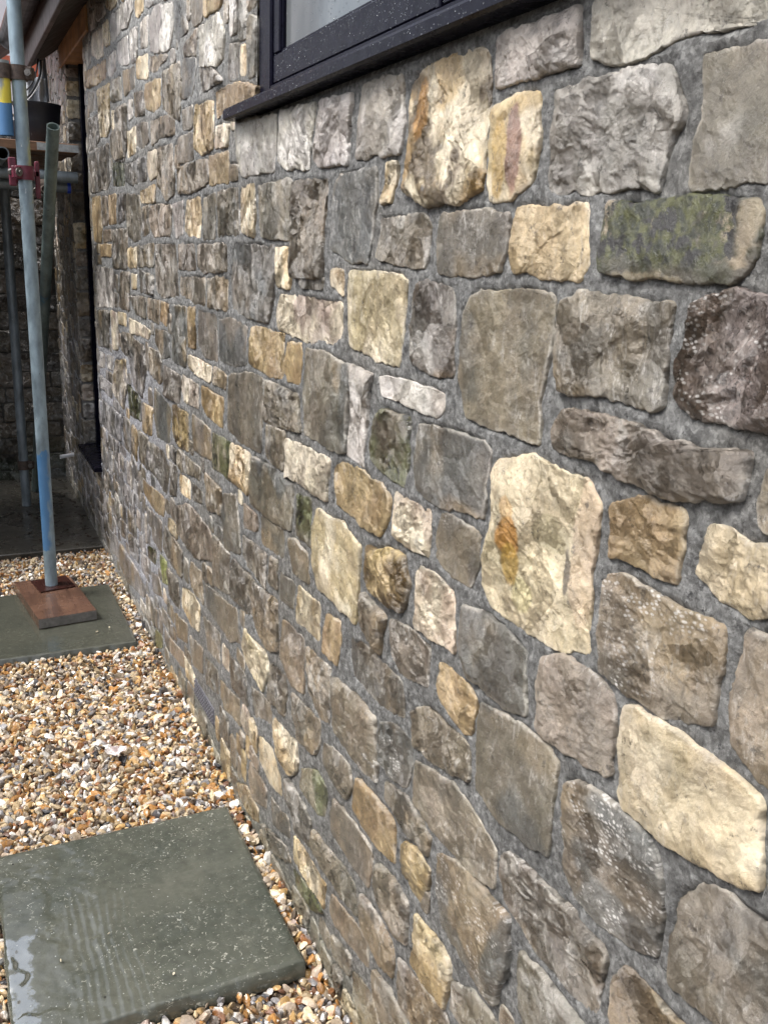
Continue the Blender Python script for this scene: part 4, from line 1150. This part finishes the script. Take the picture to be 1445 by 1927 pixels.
def std(name, p0, p1, mat, lab, group='scaffold tubes', inner=.0202):
    mb = MB(); mb.tube(p0, p1, R_, 40, inner, seg=1)
    return tag(mb.build(name, mat, None, True, loc=(0, 0, 0)), lab, 'scaffold tube', group)
std('scaffold_tube', (-.302, 3.722, .052), (-.302, 3.722, 2.75), M_G1, 'bright galvanised upright tube standing on the brown sole board, blue paint near its foot')
std('scaffold_tube', (-.287, 5.17, .004), (-.287, 5.17, 2.6), M_G3, 'dull upright tube standing on the patio at the far left')
std('scaffold_tube', (-.212, 5.50, .004), (-.170, 3.95, 1.835), M_G2, 'leaning dark green-grey tube with an open top and a blue paint smear')
std('scaffold_tube', (-1.5, 4.43, 1.690), (-.028, 4.43, 1.684), M_G3, 'short level tube under the board with its end against the stone wall')
std('scaffold_tube', (-.352, 4.05, 1.732), (-.352, 5.7, 1.732), M_G3, 'level tube with its round open end at the left edge of the photo')
std('scaffold_tube', (-.354, 3.72, 1.765), (-.354, 3.72, 2.01), M_PAINTED, 'short tube end painted yellow above and blue below')
tb = MB(); tb.tube((-.9, 4.50, 1.646), (-.062, 4.50, 1.646), R_, 32, .0202)
o = tb.build('scaffold_tube', M_G3, None, True); tag(o, 'dark level tube tipped with a bright blue plastic end cap', 'scaffold tube', 'scaffold tubes')
cp = MB(); cp.tube((-.066, 4.50, 1.646), (-.052, 4.50, 1.646), R_+.002, 32); cp.build('end_cap', mat_plain('blue_plastic', (.01, .06, .55), .35, .1, 20), o, True)

def coupler(loc, ax, mat, lab, ax2=None, off2=(0, 0, 0), bolt=(1, 0, 0), sc=1.0):
    root = empty('scaffold_coupler', loc, lab, 'coupler', 'scaffold couplers')
    c = Vector(loc); ax = Vector(ax).normalized()
    b = MB(); b.tube(c-ax*.024*sc, c+ax*.024*sc, R_+.0075, 36, R_+.0008)
    if ax2 is not None:
        a2 = Vector(ax2).normalized(); c2 = c + Vector(off2); b.tube(c2-a2*.024*sc, c2+a2*.024*sc, R_+.0075, 36, R_+.0008)
    b.build('clamp_band', mat, root, True)
    bt = Vector(bolt).normalized(); side = ax.cross(bt).normalized()
    h = MB()
    M = Matrix.Translation(c + bt*(R_+.012)) @ Matrix((( *bt, ), ( *side, ), ( *ax, ))).transposed().to_4x4()
    h.box(-.010, .016, -.012, .004, -.021, .021, .003, M); h.box(-.010, .016, .006, .016, -.021, .021, .003, M)
    h.build('hinge_flap', mat, root)
    q = MB(); p = c + bt*(R_+.018)
    q.tube(p - side*.028, p + side*.030, .0062, 14); q.tube(p - side*.026, p - side*.013, .0125, 6); q.tube(p + side*.018, p + side*.021, .0145, 18)
    q.build('bolt', M_BLT, root)
    return root
coupler((-.302, 3.722, 1.643), (0, 0, 1), M_MAR, 'maroon coupler clamped round the bright upright tube', (1, 0, 0), (.0, .055, .0), (-.8, -.6, 0))
coupler((-.302, 3.722, 1.975), (0, 0, 1), M_RUST, 'rusty black coupler high on the bright upright tube', (0, 0, 1), (-.052, 0, 0), (.9, -.45, 0))
coupler((-.178, 4.215, 1.598), (-.027, 1.55, -1.83), M_RUST, 'dull coupler clasping the leaning tube below its open top', (1, 0, 0), (0, .062, .03), (-.9, -.4, 0))
coupler((-.287, 5.17, .235), (0, 0, 1), M_RUST, 'rusty coupler near the foot of the dull upright tube', (1, 0, 0), (0, .055, 0), (.9, -.4, 0))
# maroon bracket behind the upright
br = MB(); br.box(-.352, -.326, 3.765, 3.80, 1.600, 1.698, .003); br.box(-.262, -.246, 3.775, 3.80, 1.560, 1.690, .003); br.box(-.352, -.246, 3.775, 3.79, 1.636, 1.656, .002)
tag(br.build('scaffold_bracket', M_MAR, None, loc=(-.3, 3.78, 1.64)), 'maroon steel bracket behind the bright upright tube', 'bracket')
# short ledger held by the maroon coupler
# scaffold boards
M_BOARD = mat_wood('wet_scaffold_board', (.22, .12, .065), (.10, .05, .03), (.12, 1, 1), (.35, .7), 24)
M_BAND = mat_plain('galvanised_band', (.40, .42, .43), .4, .3, 60, metal=.6)
def board(x0, x1, y0, y1, z0, lab):
    r = empty('scaffold_board', ((x0+x1)/2, (y0+y1)/2, z0), lab, 'scaffold board', 'scaffold boards')
    b = MB(); b.box(x0, x1, y0, y1, z0, z0+.038, .003); b.build('plank', M_BOARD, r)
    b = MB(); t = .0012
    b.box(x1-.17, x1+t, y0-t, y0, z0+.004, z0+.034); b.box(x1, x1+t, y0, y1, z0+.004, z0+.034); b.box(x1-.17, x1+t, y1, y1+t, z0+.004, z0+.034)
    for q in (-.15, -.03): b.tube((x1+q, y0-t, z0+.019), (x1+q, y0-t-.002, z0+.019), .005, 10)
    b.build('end_band', M_BAND, r)
board(-2.1, -.022, 4.40, 4.625, 1.782, 'wet brown scaffold board with a galvanised end band, nearest the camera')
board(-2.1, -.040, 4.632, 4.857, 1.782, 'second scaffold board back from the camera in the platform')
board(-2.1, -.060, 4.864, 5.089, 1.782, 'third scaffold board back from the camera in the platform')
board(-2.1, -.050, 5.096, 5.321, 1.782, 'fourth scaffold board back in the platform')
board(-2.1, -.045, 5.328, 5.553, 1.782, 'rearmost scaffold board of the platform by the boundary wall')
vb = MB(); vb.box(-.392, -.366, 3.98, 4.02, 1.825, 2.6, .003)
tag(vb.build('timber_post', mat_wood('pinkish_timber', (.26, .16, .13), (.16, .10, .08), (1, 1, .1)), None, loc=(-.38, 4, 1.82)), 'reddish timber post at the left edge behind the painted tube', 'post')
# sole board under the bright upright, turned slightly
M_SOLE = mat_wood('wet_red_brown_board', (.135, .075, .050), (.070, .038, .028), (1, .10, 1), (.10, .34), 26)
so = empty('sole_board', (-.30, 3.59, .0), 'wet red-brown timber sole board with a grey banded edge lying on the slab', 'board')
A, B, C_, D_ = (-.442, 3.823), (-.384, 3.373), (-.172, 3.397), (-.217, 3.806)
def qprism(q, z0, z1):
    m_ = MB(); vs = [(x, y, z0) for x, y in q] + [(x, y, z1) for x, y in q]
    m_.add(vs, [(0, 1, 2, 3)[::-1], (4, 5, 6, 7), (0, 1, 5, 4), (1, 2, 6, 5), (2, 3, 7, 6), (3, 0, 4, 7)]); return m_
def lerp2(q, c, k): return [(c[0]+(x-c[0])*k, c[1]+(y-c[1])*k) for x, y in q]
quad = [A, B, C_, D_]
qprism(quad, .0065, .045).build('plank', M_SOLE, so)
bx = MB(); n_ = Vector((C_[0]-B[0], C_[1]-B[1], 0)).normalized(); s_ = Vector((n_.y, -n_.x, 0))
Bv, Cv = Vector((*B, 0)), Vector((*C_, 0))
for p, q_, zz in ((Bv+s_*.0015, Cv+s_*.0015, 0),):
    vs = [(p.x, p.y, .008), (q_.x, q_.y, .008), (q_.x, q_.y, .0435), (p.x, p.y, .0435)]; bk = [(x-s_.x*.0012, y-s_.y*.0012, z) for x, y, z in vs]
    bx.add(vs+bk, [(0, 1, 2, 3), (7, 6, 5, 4), (0, 4, 5, 1), (1, 5, 6, 2), (2, 6, 7, 3), (3, 7, 4, 0)])
for k in (.12, .5):
    c = Bv.lerp(Cv, k) + s_*.0015 + Vector((0, 0, .026)); bx.tube(c, c+s_*.002, .005, 10)
bx.build('end_band', mat_plain('grey_band', (.19, .18, .17), .45, .35, 60, metal=.3), so)
bp = MB(); qprism([(-.377, 3.797), (-.352, 3.652), (-.214, 3.676), (-.236, 3.818)], .0455, .0515).build('base_plate', mat_plain('wet_maroon_steel', (.040, .015, .012), .25, .4, 40, metal=.2), so)

# ------------------------------------------------------------------ clutter on and behind the platform
def lathe(mb, c, prof, n=28, wob=0):
    vs = []
    for r, z in prof:
        vs += [(c[0]+r*math.cos(t)*(1+wob*math.sin(3*t+z*20)), c[1]+r*math.sin(t)*(1+wob*math.cos(2*t)), c[2]+z) for t in [2*math.pi*i/n for i in range(n)]]
    fs = [(k*n+i, k*n+(i+1) % n, (k+1)*n+(i+1) % n, (k+1)*n+i) for k in range(len(prof)-1) for i in range(n)]
    fs += [tuple(range(n))[::-1], tuple((len(prof)-1)*n+i for i in range(n))]; mb.add(vs, fs)
bk = MB(); lathe(bk, (-.168, 4.56, 1.822), [(.070, 0), (.080, .01), (.092, .10), (.098, .150), (.100, .152), (.102, .165), (.094, .165), (.088, .145), (.060, .140)], 30, .03)
bk.box(-.27, -.07, 4.70, 4.84, 1.822, 1.95, .02)
tag(bk.build('black_tub', mat_plain('black_plastic', (.012, .013, .020), .42, .2, 25), None, True, loc=(-.168, 4.56, 1.82)), 'black plastic tub standing on the scaffold board', 'tub')
M_SHEET = mat_plain('pale_sheeting', (.52, .56, .60), .35, .3, 18, bump=.7, bd=.01)
V = []; F = []; nx, nz_ = 22, 18
for j in range(nz_):
    for i in range(nx):
        u, w = i/(nx-1), j/(nz_-1)
        V.append((-.20+.12*u, 4.98+.02*math.sin(u*15)+.02*float(fbm(u, w, 0, 3, 3, 4)), 1.98+.18*w - .03*math.sin(u*3)*(1-w)))
for j in range(nz_-1):
    for i in range(nx-1): a = j*nx+i; F.append((a, a+1, a+nx+1, a+nx))
n0 = len(V); V2 = [(x, y+.002, z) for x, y, z in V]
mb = MB(); mb.add(V, F); mb.add(V2, [f[::-1] for f in F])
tag(mb.build('plastic_sheet', M_SHEET, None, True, loc=(-.14, 5, 2)), 'crumpled pale plastic sheet hanging above the black tub', 'plastic sheet')
dp = MB(); dp.tube((-.064, 5.20, 2.085), (-.072, 5.20, 2.30), .020, 20, .017)
tag(dp.build('rainwater_pipe', mat_plain('blue_grey_pipe', (.13, .16, .21), .45, .25, 20), None, True, loc=(-.07, 5.2, 2.1)), 'short blue-grey pipe hanging below the gutter by the stone corner', 'pipe')
M_CAB = mat_plain('black_cable', (.02, .02, .022), .5, .2, 30); M_CABW = mat_plain('white_cable', (.6, .6, .6), .5, .1, 30)
for pts, r, mt, lab in (
    ([(-.105, 4.9, 2.225), (-.108, 4.9, 2.18), (-.125, 4.9, 2.13), (-.155, 4.9, 2.08), (-.185, 4.9, 2.045)], .0045, M_CAB, 'thick black cable drooping from the gutter end'),
    ([(-.118, 4.88, 2.225), (-.130, 4.88, 2.17), (-.150, 4.88, 2.12), (-.178, 4.88, 2.085)], .0035, M_CAB, 'thin black cable drooping beside the bright upright tube'),
    ([(-.097, 4.92, 2.225), (-.100, 4.92, 2.17), (-.120, 4.92, 2.115), (-.160, 4.92, 2.06), (-.19, 4.92, 2.035)], .0022, M_CABW, 'thin white cable drooping from the gutter end')):
    P = [Vector(p) for p in pts]; Q = []
    for i in range(len(P)-1):
        a, b, c, d = P[max(i-1, 0)], P[i], P[i+1], P[min(i+2, len(P)-1)]
        for k in range(6):
            t = k/6; Q.append(.5*((2*b)+(-a+c)*t+(2*a-5*b+4*c-d)*t*t+(-a+3*b-3*c+d)*t**3))
    Q.append(P[-1]); mb = MB(); mb.path(Q, r, 8)
    tag(mb.build('cable', mt, None, True, loc=pts[0]), lab, 'cable', 'cables hanging from the gutter')
wp = MB(); wp.tube((-.084, 5.30, .238), (-.010, 5.31, .247), .011, 16, .009)
tag(wp.build('waste_pipe', mat_plain('white_plastic', (.75, .75, .78), .35, .1, 20), None, True, loc=(-.01, 5.3, .24)), 'short white plastic pipe poking out low by the far corner', 'pipe')
# neighbour's house beyond the boundary wall
nb = empty('neighbouring_house', (-1.5, 12, 0), 'white rendered house with a red brick band, glimpsed beyond the scaffold tubes', 'house')
b = MB(); b.box(-4.0, 2.5, 12, 16, -.07, 5.2); b.build('wall', mat_plain('white_render', (.75, .72, .74), .8, .08, 3), nb)
b = MB(); b.box(-4.02, 2.52, 11.96, 12.0, 3.16, 3.42, .004); b.build('brick_band', mat_plain('red_brick', (.42, .10, .05), .8, .25, 12), nb)
b = MB(); prism(b, [(-4.3, 5.2), (-.75, 7.2), (2.8, 5.2)], 11.8, 16.2); b.build('roof', M_TILE, nb)
